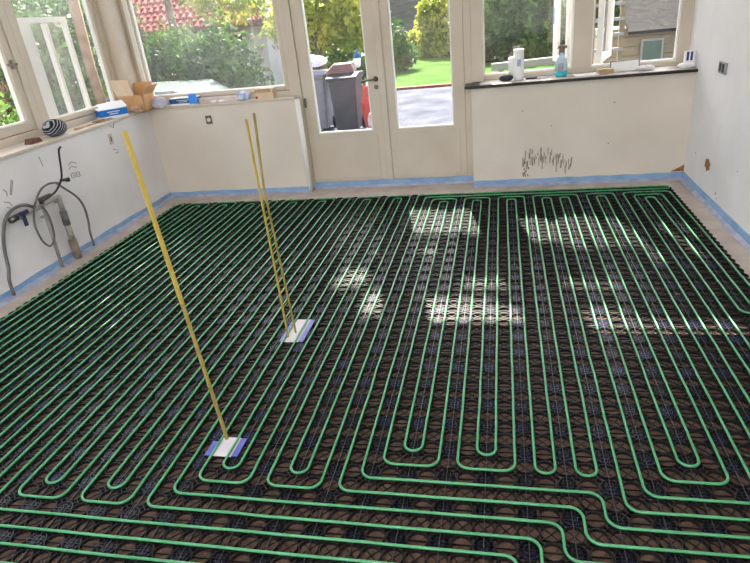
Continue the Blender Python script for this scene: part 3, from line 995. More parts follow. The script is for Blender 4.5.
wt = root('water_pipe_stand', (HX, 3.9, 0.0), 'two grey water pipes with taps rising from the blue strip', 'water pipe')
MB().tube(yz([(3.797, 0.0), (3.819, 0.535)]), 0.014, 10).build('riser_pipe', M_GREYPIPE, wt, smooth=True)
MB().tube(yz([(4.001, 0.0), (4.003, 0.17)]), 0.034, 12).build('pipe_collar', mat('brown_collar', srgb(120, 106, 92), srgb(150, 136, 120), 20, 0.6), wt, smooth=True)
MB().tube(yz([(4.003, 0.165), (4.003, 0.30)]), 0.026, 12).build('riser_pipe', M_GREYPIPE, wt, smooth=True)
MB().tube(yz([(4.003, 0.30), (4.005, 0.42)]), 0.029, 12).build('pipe_sleeve', M_HOSE, wt, smooth=True)
MB().tube(yz([(4.005, 0.42), (4.012, 0.547)]), 0.022, 12).build('riser_pipe', M_GREYPIPE, wt, smooth=True)
MB().tube(yz([(3.50, 0.525), (3.737, 0.53), (4.025, 0.544)]), 0.014, 10).build('cross_pipe', M_GREYPIPE, wt, smooth=True)
tp = MB().tube(yz([(3.82, 0.54), (3.82, 0.585)]), 0.018, 10)
tp.box(HX - 0.012, HX + 0.012, 3.80, 3.93, 0.578, 0.596)
tp.build('tap_lever', M_CHROME, wt)
vb = MB().tube(yz([(3.475, 0.53), (3.60, 0.536)]), 0.024, 10)
vb.tube([(HX, 3.55, 0.53), (HX + 0.05, 3.55, 0.53)], 0.016, 8)
vb.build('valve_body', M_CHROME, wt, smooth=True)
MB().box(HX + 0.05, HX + 0.066, 3.51, 3.60, 0.545, 0.575).box(HX + 0.045, HX + 0.06, 3.535, 3.565, 0.46, 0.55).build('valve_handle', M_DARKB, wt, bevel=0.003)
MB().tube(yz([(4.05, 0.668), (4.13, 0.65)], HX + 0.04), 0.012, 8).tube(yz([(4.13, 0.635), (4.13, 0.665)], HX + 0.04), 0.017, 8).build('hose_nozzle', M_DARK, wt)
for y, z in ((3.815, 0.44), (4.005, 0.50)):
    MB().box(XL, HX + 0.018, y - 0.012, y + 0.012, z - 0.008, z + 0.008).build('pipe_clip', M_GREY, wt)

# ------------------------------------------------------------------ things on the left ledge
def crumple(name, c, r3, m, label, cat, seed, amp=0.28, flat=0.0):
    rr = random.Random(seed)
    bm = bmesh.new()
    bmesh.ops.create_icosphere(bm, subdivisions=3, radius=1.0)
    ph = [(Vector((rr.uniform(-1, 1), rr.uniform(-1, 1), rr.uniform(-1, 1))).normalized(), rr.uniform(3, 8), rr.uniform(0, 6)) for _ in range(9)]
    for v in bm.verts:
        d = v.co.normalized()
        k = 1 + amp * sum(abs(math.sin(f * d.dot(a) + p)) - 0.6 for a, f, p in ph) / 3 + rr.uniform(-0.03, 0.03)
        v.co = Vector((d.x * k * r3[0], d.y * k * r3[1], max(-0.92, d.z * k) * r3[2]))
    lo = min(v.co.z for v in bm.verts)
    for v in bm.verts:
        v.co.z -= lo
        v.co += Vector(c)
    me = bpy.data.meshes.new(name)
    bm.to_mesh(me)
    bm.free()
    me.materials.append(m)
    o = bpy.data.objects.new(name, me)
    COL.objects.link(o)
    return tag(o, label, cat)


# striped knitted hat
hat = crumple('knitted_hat', (0, 0, 0), (0.08, 0.115, 0.07), M_STRIPE, 'black knitted hat with white diagonal stripes on the left ledge', 'hat', 4, 0.10)
hat.location = (-3.69, 4.38, LEDGE)
for p_ in hat.data.polygons:
    p_.use_smooth = True
ow = root('wood_offcut', (-3.69, 4.1, LEDGE), 'dark brown wood offcut beside the striped hat', 'offcut')
MB().prism([(4.04, LEDGE), (4.17, LEDGE), (4.15, LEDGE + 0.035), (4.06, LEDGE + 0.04)], 'x', -3.73, -3.66).build('block', mat('dark_wood', srgb(92, 62, 54), srgb(120, 84, 70), 20, 0.8), ow, bevel=0.003)
# sticks and scraper in front of the blue and white box
sc_ = root('wood_strip', (-3.63, 4.95, LEDGE), 'thin pale wood strip lying on the left ledge edge', 'wood strip')
MB().obox((-3.66, 4.72, LEDGE + 0.008), (0.006, 0.13, 0), (0.012, 0, 0), (0, 0, 0.007)).build('strip', M_BROWNW, sc_)
kn = root('scraper', (-3.66, 5.0, LEDGE), 'small scraper with brown handle in front of the blue box', 'scraper')
MB().obox((-3.665, 4.93, LEDGE + 0.012), (0.01, 0.07, 0), (0.013, -0.002, 0), (0, 0, 0.011)).build('handle', mat('brown_handle', srgb(132, 96, 72), srgb(160, 122, 92), 30, 0.6), kn, bevel=0.005)
MB().obox((-3.65, 5.05, LEDGE + 0.012), (0.008, 0.05, 0), (0.022, -0.003, 0), (0, 0, 0.0015)).build('blade', M_GREY, kn)


def rot_box(c, yaw, hx, hy, z0, z1):
    ca, sa = math.cos(yaw), math.sin(yaw)
    return ((c[0], c[1], (z0 + z1) / 2), (hx * ca, hx * sa, 0), (-hy * sa, hy * ca, 0), (0, 0, (z1 - z0) / 2))


def printed_box(loc, yaw, hx, hy, h, label, band, lid=True, tab=None):
    r = root('supply_box', (loc[0], loc[1], loc[2]), label, 'box')
    c = loc[:2]
    z = loc[2]
    MB().obox(*rot_box(c, yaw, hx, hy, z, z + h)).build('carton', M_PAPER, r, bevel=0.002)
    MB().obox(*rot_box(c, yaw, hx + 0.0012, hy + 0.0012, z + h * 0.26, z + h * 0.9)).build('printed_band', band, r)
    ca, sa = math.cos(yaw), math.sin(yaw)
    # small lines of print on the two front faces
    for s, (nx, ny), L in ((hy, (sa, -ca), hx), (hx, (ca, sa), hy)):
        for i, wd in enumerate((0.45, 0.3)):
            cc = Vector((c[0] + nx * (s + 0.0018), c[1] + ny * (s + 0.0018), z + h * (0.66 - 0.2 * i)))
            MB().obox(cc, Vector((-ny, nx, 0)) * L * wd, Vector((nx, ny, 0)) * 0.0006, Vector((0, 0, h * 0.035))).build('print_line', M_PAPER, r)
    if lid:
        MB().obox((c[0] + 0.01, c[1] + 0.02, z + h + 0.018), (hx * ca * 0.95, hx * sa * 0.95, 0.004), (-hy * sa * 0.8, hy * ca * 0.8, 0.022), Vector((0.0, -0.02, 0.05)).normalized() * 0.0012).build('paper_lid', M_PAPER, r)
    if tab:
        t = tab
        cc = Vector((c[0] + ca * (hx - 0.03), c[1] + sa * (hx - 0.03), z + h * 0.75))
        MB().obox(cc + Vector((sa * (hy + 0.006), -ca * (hy + 0.006), 0)), Vector((ca, sa, 0)) * 0.045, Vector((sa, -ca, 0)) * 0.002, Vector((0.0, 0.0, 0.048))).build('blue_flap', t, r)
    return r


printed_box((-3.70, 5.20, LEDGE), math.radians(48), 0.13, 0.095, 0.095, 'white and bright blue box standing corner-on on the left ledge', M_BLUEPK)
printed_box((-3.19, 5.735, LEDGE), math.radians(0), 0.15, 0.05, 0.075, 'long white and navy box with a light blue flap by the carton', M_DKBLUE, lid=False, tab=M_CYANPK)

# open carton in the corner
cb = root('cardboard_box', (-3.66, 5.62, LEDGE), 'open brown cardboard box with raised flaps in the window corner', 'box')
bx0, bx1, by0, by1, bz0, bz1, tk = -3.77, -3.49, 5.46, 5.67, LEDGE, LEDGE + 0.16, 0.004
b = MB().box(bx0, bx1, by0, by0 + tk, bz0, bz1).box(bx0, bx1, by1 - tk, by1, bz0, bz1).box(bx0, bx0 + tk, by0, by1, bz0, bz1).box(bx1 - tk, bx1, by0, by1, bz0, bz1).box(bx0, bx1, by0, by1, bz0, bz0 + tk)
b.build('carton', M_CARD, cb)
MB().add([(bx0, by0, bz1), (bx1 - 0.09, by0, bz1), (bx1 - 0.11, by0 - 0.015, bz1 + 0.15), (bx0 - 0.02, by0 - 0.02, bz1 + 0.16), (bx0, by0 - 0.004, bz1), (bx1 - 0.09, by0 - 0.004, bz1), (bx1 - 0.11, by0 - 0.019, bz1 + 0.15), (bx0 - 0.02, by0 - 0.024, bz1 + 0.16)],
         [(0, 1, 2, 3), (4, 7, 6, 5), (0, 4, 5, 1), (1, 5, 6, 2), (2, 6, 7, 3), (3, 7, 4, 0)]).build('box_flap', M_CARDL, cb)  # pale cream paints the sunlight on this flap
MB().add([(bx1, by0, bz1), (bx1, by1, bz1), (bx1 + 0.07, by1, bz1 + 0.08), (bx1 + 0.07, by0, bz1 + 0.075), (bx1, by0, bz1 - 0.004), (bx1, by1, bz1 - 0.004), (bx1 + 0.073, by1, bz1 + 0.077), (bx1 + 0.073, by0, bz1 + 0.072)],
         [(0, 1, 2, 3), (4, 7, 6, 5), (0, 4, 5, 1), (1, 5, 6, 2), (2, 6, 7, 3), (3, 7, 4, 0)]).build('box_flap', M_CARD, cb)
MB().add([(bx0, by1, bz1), (bx1, by1, bz1), (bx1, by1 + 0.02, bz1 + 0.10), (bx0, by1 + 0.02, bz1 + 0.10), (bx0, by1 - 0.004, bz1), (bx1, by1 - 0.004, bz1), (bx1, by1 + 0.016, bz1 + 0.10), (bx0, by1 + 0.016, bz1 + 0.10)],
         [(0, 1, 2, 3), (4, 7, 6, 5), (0, 4, 5, 1), (1, 5, 6, 2), (2, 6, 7, 3), (3, 7, 4, 0)]).build('box_flap', M_CARD, cb)
crumple('plastic_film', (-3.43, 5.63, LEDGE), (0.085, 0.055, 0.055), M_FILMW, 'crumpled clear plastic film in front of the cardboard box', 'film', 8, 0.35)
crumple('packing_paper', (-3.57, 5.44, LEDGE), (0.06, 0.055, 0.035), mat('brown_paper', srgb(190, 150, 122), srgb(214, 180, 154), 14, 0.85), 'crumpled brown packing paper between film and blue box', 'paper', 12, 0.3)
fp = root('flat_carton', (-2.74, 5.745, LEDGE), 'flat pale pink carton lying right of the navy box', 'box')
MB().box(-3.02, -2.50, 5.705, 5.79, LEDGE, LEDGE + 0.05).build('carton', mat('pinkish_card', srgb(206, 186, 178), srgb(220, 202, 194), 9, 0.8), fp, bevel=0.002)
MB().box(-3.021, -2.499, 5.735, 5.76, LEDGE + 0.0505, LEDGE + 0.0515).build('tape_strip', M_FILMW, fp)
crumple('plastic_bag', (-2.53, 5.70, LEDGE + 0.002), (0.065, 0.028, 0.045), mat('white_blue_film', srgb(150, 176, 222), srgb(236, 238, 244), 22, 0.3), 'small crumpled white and blue bag on the ledge', 'bag', 21, 0.3)
sb = root('small_carton', (-2.30, 5.73, LEDGE), 'small tan carton at the door end of the ledge', 'box')
MB().box(-2.40, -2.21, 5.69, 5.79, LEDGE, LEDGE + 0.095).build('carton', M_CARDL, sb, bevel=0.002)
MB().box(-2.40, -2.23, 5.688, 5.792, LEDGE + 0.06, LEDGE + 0.0965).build('brown_lid', M_BROWNW, sb)
MB().box(-2.395, -2.375, 5.685, 5.69, LEDGE + 0.005, LEDGE + 0.03).build('red_mark', M_RED, sb)
for i, (x, s_) in enumerate(((-2.86, 0.03), (-2.77, 0.035))):
    crumple('paper_scrap', (x, 5.695, LEDGE + 0.001), (s_, 0.012, 0.012), M_PAPER, ('small white paper scrap close to the navy box' if i == 0 else 'larger white paper scrap in front of the pink carton'), 'paper', 30 + i, 0.3)

# ------------------------------------------------------------------ things on the right sill
jg = root('plastic_jug', (0.15, 5.74, SILLT), 'tall white plastic jug with a side handle on the black sill', 'jug')
MB().lathe([(0.042, 0), (0.045, 0.02), (0.047, 0.12), (0.046, 0.20), (0.044, 0.245), (0.046, 0.262), (0.040, 0.264), (0.038, 0.24)], 20, (0.158, 5.74, SILLT)).build('jug_body', M_PAPER, jg, smooth=True)
MB().lathe([(0.024, 0.05), (0.032, 0.09), (0.034, 0.17), (0.030, 0.20), (0.024, 0.20)], 14, (0.098, 5.745, SILLT)).build('side_spout', M_PAPER, jg, smooth=True)
MB().box(0.142, 0.176, 5.690, 5.700, SILLT + 0.12, SILLT + 0.18).build('blue_mark', mat('faint_blue', srgb(120, 150, 200), srgb(200, 210, 226), 60, 0.6), jg)
crumple('sponge', (0.045, 5.72, SILLT), (0.062, 0.035, 0.028), mat('dark_sponge', srgb(52, 52, 66), srgb(74, 74, 90), 40, 0.9), 'dark grey sponge left of the white jug', 'sponge', 41, 0.12)
tl = root('putty_knife', (0.3, 5.73, SILLT), 'flat dark putty knife right of the white jug', 'putty knife')
MB().obox((0.27, 5.73, SILLT + 0.008), (0.05, 0.005, 0), (-0.001, 0.014, 0), (0, 0, 0.008)).build('handle', M_DARK, tl, bevel=0.004)
MB().obox((0.36, 5.74, SILLT + 0.006), (0.045, 0.004, 0), (-0.002, 0.024, 0), (0, 0, 0.001)).build('blade', M_GREY, tl)
sp = root('spray_bottle', (0.53, 5.75, SILLT), 'clear spray bottle with cyan liquid on the black sill', 'bottle')
MB().lathe([(0.042, 0.0), (0.046, 0.006), (0.046, 0.045)], 18, (0.53, 5.75, SILLT), 1.15, 0.7).build('cyan_liquid', M_CYAN, sp, smooth=True)
MB().lathe([(0.046, 0.045), (0.046, 0.10), (0.040, 0.14), (0.020, 0.175), (0.014, 0.19), (0.014, 0.20)], 18, (0.53, 5.75, SILLT), 1.15, 0.7).build('bottle_body', M_BOTTLE, sp, smooth=True)
MB().box(0.50, 0.545, 5.712, 5.718, SILLT + 0.05, SILLT + 0.115).build('label', mat('violet_label', srgb(130, 128, 150), srgb(190, 190, 205), 40, 0.6), sp)
MB().box(0.515, 0.545, 5.74, 5.76, SILLT + 0.20, SILLT + 0.235).prism([(0.49, SILLT + 0.235), (0.57, SILLT + 0.235), (0.575, SILLT + 0.26), (0.50, SILLT + 0.262)], 'y', 5.738, 5.762).prism([(0.505, SILLT + 0.18), (0.512, SILLT + 0.18), (0.518, SILLT + 0.235), (0.506, SILLT + 0.235)], 'y', 5.742, 5.758).build('trigger_head', M_BRASS, sp, bevel=0.002)
wb_ = root('wood_block', (0.9, 5.74, SILLT), 'pale wood block with paper on the black sill', 'wood block')
MB().obox((0.90, 5.72, SILLT + 0.02), (0.065, 0.012, 0), (-0.006, 0.03, 0), (0, 0, 0.02)).build('block', M_BROWNW, wb_, bevel=0.003)
ps = root('paper_sheet', (0.74, 5.72, SILLT), 'white paper sheet lying between bottle and wood block', 'paper')
MB().obox((0.74, 5.72, SILLT + 0.003), (0.10, 0.01, 0.0), (-0.008, 0.07, 0), (0, 0, 0.002)).build('sheet', M_PAPER, ps)
tb = root('picture_frame', (1.07, 5.80, SILLT), 'white panel in a thin dark frame leaning on the sill', 'frame')
MB().obox((1.07, 5.78, SILLT + 0.042), (0.115, 0.0, 0.003), (0, 0.006, 0), (0, 0.012, 0.041)).build('panel', M_PAPER, tb)
f_ = MB()
for (cx_, cz_, hw, hh) in ((1.07, 0.004, 0.12, 0.004), (1.07, 0.084, 0.12, 0.003), (0.952, 0.044, 0.003, 0.042), (1.188, 0.044, 0.003, 0.042)):
    f_.box(cx_ - hw, cx_ + hw, 5.765 + cz_ * 0.28, 5.78 + cz_ * 0.28, SILLT + cz_ - hh, SILLT + cz_ + hh)
f_.build('dark_rim', M_DARK, tb)
crumple('cleaning_cloth', (1.235, 5.72, SILLT), (0.075, 0.04, 0.022), mat('lilac_cloth', srgb(220, 214, 222), srgb(236, 232, 236), 14, 0.9), 'pale crumpled cloth right of the dark-framed panel', 'cloth', 52, 0.3)
sb2 = root('small_carton', (1.56, 5.68, SILLT), 'small white box with navy print in the right sill corner', 'box')
MB().box(1.525, 1.60, 5.66, 5.70, SILLT + 0.04, SILLT + 0.135).build('carton', M_PAPER, sb2, bevel=0.002)
for x in (1.545, 1.575):
    MB().box(x - 0.009, x + 0.009, 5.657, 5.661, SILLT + 0.06, SILLT + 0.13).build('navy_print', mat('navy_ink', srgb(54, 56, 120), None, rough=0.6), sb2)
crumple('paper_towel', (1.54, 5.66, SILLT), (0.065, 0.045, 0.024), M_PAPER, 'white crumpled towel under the small navy printed box', 'paper', 61, 0.2)

# ------------------------------------------------------------------ garden outside
GZ = -0.06
struct(MB().box(-2.9, 9.0, 6.06, 13.6, GZ - 0.1, GZ).build('patio', M_PATIO), 'grey paved terrace outside the glazed door', 'terrace')
struct(MB().box(-2.9, 12.0, 13.6, 40.0, GZ - 0.1, GZ + 0.01).build('lawn', M_GRASS), 'sunny green lawn beyond the terrace', 'lawn')
struct(MB().box(-40.0, -2.9, 6.06, 40.0, -0.86, -0.76).box(-40.0, -4.1, -6.0, 6.06, -0.86, -0.76).build('ground', M_SOIL), 'bare lower ground beside the house', 'ground')
struct(MB().box(-12.0, 12.0, -14.0, REAR - 0.12, -0.3, -0.2).build('rear_ground', M_SOIL), 'bare ground behind the house', 'ground')
kb = root('brick_edging', (-0.6, 13.6, GZ), 'thin red brick edging between terrace and lawn', 'edging')
for i in range(26):
    x = -2.85 + i * 0.24
    MB().box(x, x + 0.225, 13.53, 13.65, GZ, GZ + 0.05).build('brick', M_TILE, kb)


def leaves(mb, c, r3, n, size, seed, skip=None, shell=0.35):
    rr = random.Random(seed)
    made = 0
    tries = 0
    while made < n and tries < n * 4:
        tries += 1
        d = Vector((rr.gauss(0, 1), rr.gauss(0, 1), rr.gauss(0, 1))).normalized()
        t = shell + (1 - shell) * rr.random() ** 0.6
        bump = 1 + 0.16 * math.sin(d.x * 7 + seed) * math.sin(d.z * 6 + 2 * seed) + 0.1 * math.sin(d.y * 11 + seed)
        p = Vector((c[0] + d.x * r3[0] * t * bump, c[1] + d.y * r3[1] * t * bump, c[2] + d.z * r3[2] * t * bump))
        if skip and skip(p, rr):
            continue
        s = size * rr.uniform(0.6, 1.3)
        u = Vector((rr.gauss(0, 1), rr.gauss(0, 1), rr.gauss(0, 1))).normalized()
        v = u.cross(Vector((rr.gauss(0, 1), rr.gauss(0, 1), rr.gauss(0, 1)))).normalized()
        b = len(mb.v)
        mb.v += [tuple(p - u * s), tuple(p + v * s * 0.45), tuple(p + u * s), tuple(p - v * s * 0.45)]
        mb.f.append((b, b + 1, b + 2, b + 3))
        made += 1
    return mb


def plain_mesh(mb, name, m, parent, kind=None):
    me = bpy.data.meshes.new(name)
    me.from_pydata(mb.v, [], mb.f)
    me.materials.append(m)
    o = bpy.data.objects.new(name, me)
    COL.objects.link(o)
    o.parent = parent
    o.matrix_parent_inverse = Matrix.Translation(-Vector(parent['_base']))
    if kind:
        o['kind'] = kind
    return o


def shrub(x, y, g, rx, ry, h, n, size, m, label, seed, name='garden_shrub', cat='shrub', trunk=0.06, lobes=3):
    r = root(name, (x, y, g), label, cat)
    rr = random.Random(seed)
    mb = MB()
    leaves(mb, (x, y, g + h * 0.52), (rx * 0.85, ry * 0.85, h * 0.5), n // 2, size, seed)
    for i in range(lobes):
        a = rr.uniform(0, 6.28)
        leaves(mb, (x + rx * 0.5 * math.cos(a), y + ry * 0.5 * math.sin(a), g + h * rr.uniform(0.35, 0.75)), (rx * 0.55, ry * 0.55, h * 0.3), n // (2 * lobes), size, seed + i + 1)
    for i in range(5):
        a = i * 1.257 + rr.uniform(-0.3, 0.3)
        leaves(mb, (x + rx * 0.62 * math.cos(a), y + ry * 0.62 * math.sin(a), g + h * 0.2), (rx * 0.5, ry * 0.5, h * 0.24), n // 8, size, seed + 40 + i)
    plain_mesh(mb, 'foliage', m, r, 'stuff')
    t = MB()
    for i in range(4):
        a = rr.uniform(0, 6.28)
        t.tube([(x, y, g), (x + 0.1 * math.cos(a), y + 0.1 * math.sin(a), g + h * 0.3), (x + rx * 0.5 * math.cos(a), y + ry * 0.5 * math.sin(a), g + h * 0.75)], trunk, 6, radii=[trunk, trunk * 0.7, trunk * 0.25])
    t.build('stems', M_BARK, r)
    return r


def tree(x, y, g, th, tr, crowns, n, size, m, label, seed, skip=None, lean=0.0):
    r = root('garden_tree', (x, y, g), label, 'tree')
    rr = random.Random(seed)
    t = MB().tube([(x, y, g), (x + lean * 0.3, y, g + th * 0.5), (x + lean, y, g + th)], tr, 10, radii=[tr * 1.15, tr * 0.9, tr * 0.6])
    t.build('trunk', M_BARK, r, smooth=True)
    bmh = MB()
    for c, r3 in crowns:
        s0 = Vector((x + lean * 0.8, y, g + th * rr.uniform(0.7, 0.98)))
        mid = s0.lerp(Vector(c), 0.5) + Vector((rr.uniform(-0.2, 0.2), rr.uniform(-0.2, 0.2), 0.1))
        bmh.tube([s0, mid, Vector(c)], tr * 0.4, 6, radii=[tr * 0.5, tr * 0.3, tr * 0.1])
    bmh.build('branches', M_BARK, r)
    mb = MB()
    for i, (c, r3) in enumerate(crowns):
        leaves(mb, c, r3, n // len(crowns), size, seed + 7 * i, skip)
    plain_mesh(mb, 'foliage', m, r, 'stuff')
    return r


# unseen tall tree added to shade the room, gaps shaped for the sun flecks
def fleck(p, rr):
    t = (p.z - 0.03) / -SUN_DIR.z
    x, y = p.x + SUN_DIR.x * t, p.y + SUN_DIR.y * t
    j = 0.5 * math.sin(x * 23) * math.sin(y * 17 + x * 9)
    w = 0.0
    if -0.95 < x < 1.36:
        w = max(w, 1 - abs(y - (4.74 - 0.27 * (x + 0.84)) + 0.05 * math.sin(x * 7)) / (0.36 + 0.07 * j))
    if -0.9 < x < 1.36:
        w = max(w, 1 - abs(y - (3.16 - 0.19 * (x + 0.8)) + 0.03 * math.sin(x * 9)) / (0.22 + 0.07 * j))
    if -0.3 < x < 0.75:
        w = max(w, 1 - abs(y - 3.42 + 0.05 * x) / 0.12)
    for cx, cy, ax, ay in ((-0.72, 3.99, 0.32, 0.12), (-1.02, 3.56, 0.16, 0.2), (1.14, 3.82, 0.25, 0.14), (0.6, 4.0, 0.3, 0.1)):
        w = max(w, 1 - math.hypot((x - cx) / ax, (y - cy) / ay))
    return rr.random() < min(1.0, max(0.0, w) * 6.0)


tree(-0.47, 10.5, GZ, 5.2, 0.115, [((-1.6, 10.5, 6.9), (2.6, 1.5, 2.0)), ((-3.9, 10.6, 6.8), (2.0, 1.5, 2.0)), ((0.3, 10.4, 6.7), (1.9, 1.4, 1.9)), ((-1.0, 10.3, 5.9), (2.4, 1.2, 1.4)), ((-5.9, 10.7, 6.9), (1.9, 1.4, 2.1)), ((-0.6, 10.9, 8.1), (2.4, 1.3, 1.4)), ((-2.6, 10.7, 5.6), (2.2, 1.2, 1.2))],
     36000, 0.09, M_LEAF, 'unseen broad tree added on the terrace to shade the room', 3, fleck)

# behind the left door pane
tree(-3.75, 13.2, GZ - 0.2, 1.9, 0.07, [((-3.9, 13.4, 1.75), (1.05, 0.8, 0.75)), ((-3.2, 13.1, 1.45), (0.75, 0.6, 0.55)), ((-4.5, 13.6, 1.5), (0.7, 0.6, 0.6)), ((-3.6, 13.3, 2.6), (1.1, 0.8, 0.6))], 5200, 0.085, M_LEAFY, 'yellow green tree behind the wheelie bin', 12, lean=-0.3)
shrub(-4.7, 16.5, GZ - 0.5, 1.3, 0.9, 2.6, 2600, 0.10, M_LEAF, 'green shrub behind the yellow green tree', 14)
shrub(-3.3, 17.6, GZ, 0.9, 0.8, 1.5, 1800, 0.09, M_LEAFD, 'dark shrub low behind the red sacks', 15)
# behind the right door pane
shrub(-2.05, 21.4, GZ, 0.75, 0.7, 2.1, 2600, 0.10, M_LEAFY, 'light green tall shrub on the lawn edge left of the dark bush', 16)
shrub(-0.95, 21.8, GZ, 0.95, 0.8, 2.2, 3000, 0.10, M_LEAF, 'round bush filling the right door pane', 17)
shrub(-2.9, 22.0, GZ, 0.5, 0.5, 0.9, 900, 0.09, M_LEAFY, 'low pale shrub under the grey boarded wall', 18)
# hedge seen through the right window
for i, (x, y, rx, h_, m_, l_) in enumerate([(0.05, 18.2, 1.0, 2.2, M_LEAFD, 'dark hedge bush directly behind the white jug'),
                                           (1.25, 18.0, 0.95, 2.3, M_LEAF, 'leafy hedge bush in the middle of the right window'),
                                           (2.3, 18.4, 0.95, 2.2, M_LEAFD, 'dark hedge bush behind the open white sash'),
                                           (3.5, 18.6, 1.0, 2.2, M_LEAF, 'hedge bush behind the cream shed'),
                                           (4.9, 18.8, 1.1, 2.3, M_LEAFD, 'hedge bush furthest right beyond the shed')]):
    shrub(x, y, GZ, rx, 0.8, h_, 3400, 0.105, m_, l_, 20 + i)
# in front of the red roofed house
shrub(-9.6, 14.6, -0.76, 1.0, 0.8, 3.55, 4200, 0.095, mat('olive_brown_leaves', srgb(96, 98, 60), srgb(140, 132, 82), 2, 0.7, transl=0.3), 'olive brown conifer left of centre in the back window', 31, lobes=2)
shrub(-7.9, 14.0, -0.76, 1.25, 0.8, 2.5, 4200, 0.085, M_LEAF, 'green garden shrub in front of the pale house wall', 32)
shrub(-6.2, 13.4, -0.76, 1.2, 0.8, 2.45, 4200, 0.085, M_LEAFD, 'dark shrub beside the door side of the back window', 33)
shrub(-11.3, 15.2, -0.76, 1.15, 0.9, 2.9, 3400, 0.10, M_LEAFD, 'dark shrub at the left end of the back window', 34)
tree(-6.9, 15.5, -0.76, 2.6, 0.06, [((-6.9, 15.5, 2.1), (0.8, 0.6, 0.55)), ((-6.1, 15.3, 2.3), (0.7, 0.5, 0.6)), ((-7.6, 15.6, 2.5), (0.7, 0.5, 0.5))], 1700, 0.085, M_LEAFY, 'small yellow tree before the red tiled roof', 35)
tree(-9.3, 17.0, -0.76, 4.2, 0.14, [((-9.2, 17.0, 4.2), (1.6, 1.2, 1.0)), ((-9.8, 17.0, 3.3), (0.9, 0.8, 0.6))], 1800, 0.11, M_LEAF, 'tree with a pale trunk crossing the red roof', 36)
# through the left wall windows
shrub(-9.0, 11.2, -0.76, 1.2, 1.3, 3.5, 4200, 0.085, M_LEAFD, 'dark shrub behind the open white sash on the left', 41)
shrub(-8.2, 8.2, -0.76, 0.9, 1.1, 1.75, 2600, 0.08, M_LEAF, 'green shrub in front of the peach house', 42)
shrub(-10.2, 13.0, -0.76, 1.2, 1.0, 4.4, 4200, 0.09, M_LEAF, 'tall green shrub left of the corner post', 43)
shrub(-9.7, 9.4, -0.76, 0.8, 0.8, 1.55, 2000, 0.085, M_LEAFY, 'yellowish shrub between peach house and open sash', 44)
gp = root('garden_post', (-7.3, 10.15, -0.76), 'brown wooden post seen through the wide left window', 'post')
MB().tube([(-7.3, 10.15, -0.76), (-7.35, 10.1, 1.2), (-7.3, 10.15, 3.2)], 0.09, 8).build('post_shaft', mat('orange_brown_wood', srgb(132, 100, 76), srgb(158, 126, 100), 6, 0.8), gp, smooth=True)
bd = root('leaning_board', (-6.6, 7.7, -0.76), 'pale timber board leaning outside the wide left window', 'board')
MB().bar((-6.75, 7.85, -0.76), (-6.3, 7.25, 1.35), 0.16, 0.03, up=(1, 0, 0)).build('board', M_BROWNW, bd)
ph_ = root('neighbour_house', (-14.0, 12.0, -0.76), 'peach rendered house beyond the left windows', 'house')
MB().box(-18.0, -13.0, 9.0, 15.6, -0.76, 5.5).build('wall', M_PEACH, ph_)
for y0 in (11.0, 13.4):
    f_ = MB().box(-13.0, -12.96, y0, y0 + 1.1, 1.0, 2.5).build('window', M_WHITE, ph_)
    MB().box(-12.965, -12.95, y0 + 0.1, y0 + 1.0, 1.1, 2.4).build('pane', M_CARG, f_)

# house with hipped red tile roof
hs = root('neighbour_house', (-11.0, 24.0, -0.76), 'pale house with a red tiled hip roof', 'house')
MB().box(-17.2, -8.2, 21.4, 27.0, -0.76, 1.72).build('wall', M_HOUSE, hs)
EX0, EX1, EY, EZ, RY, RZ = -17.8, -7.7, 20.8, 1.62, 24.2, 4.3
hip = 3.4
rf = MB().add([(EX0, EY, EZ), (EX1, EY, EZ), (EX1, 2 * RY - EY, EZ), (EX0, 2 * RY - EY, EZ), (EX0 + hip, RY, RZ), (EX1 - hip, RY, RZ)],
              [(0, 1, 5, 4), (1, 2, 5), (2, 3, 4, 5), (3, 0, 4), (0, 3, 2, 1)]).build('roof', M_TILE, hs)
tiles = MB()
ROWS = 17
for i in range(ROWS):
    t0, t1 = i / ROWS, (i + 1) / ROWS
    y0, y1 = EY + (RY - EY) * t0, EY + (RY - EY) * t1
    z0, z1 = EZ + (RZ - EZ) * t0, EZ + (RZ - EZ) * t1
    xa, xb = EX0 + hip * t0, EX1 - hip * t0
    n = int((xb - xa) / 0.26)
    for k in range(n):
        x = xa + (xb - xa) * (k + 0.5) / n
        w = (xb - xa) / n * 0.46
        tiles.add([(x - w, y0 - 0.01, z0 + 0.04), (x, y0 - 0.02, z0 + 0.10), (x + w, y0 - 0.01, z0 + 0.04), (x - w, y1, z1 + 0.02), (x, y1, z1 + 0.06), (x + w, y1, z1 + 0.02)], [(0, 1, 4, 3), (1, 2, 5, 4), (0, 2, 1)])
plain_mesh(tiles, 'roof_tiles', M_TILE, hs, 'stuff')
MB().bar((EX1, EY, EZ + 0.02), (EX1 - hip, RY, RZ + 0.05), 0.22, 0.14).build('hip_ridge', M_TIMBER, hs)
MB().bar((EX0, EY - 0.02, EZ - 0.06), (EX1, EY - 0.02, EZ - 0.06), 0.12, 0.16).build('gutter_board', M_TIMBER, hs)
for x in (-15.6, -13.0, -10.0):
    f_ = MB().box(x, x + 1.0, 21.36, 21.42, 0.1, 1.35).build('window', M_WHITE, hs)
    MB().box(x + 0.09, x + 0.91, 21.34, 21.37, 0.19, 1.26).build('pane', M_CARG, f_)

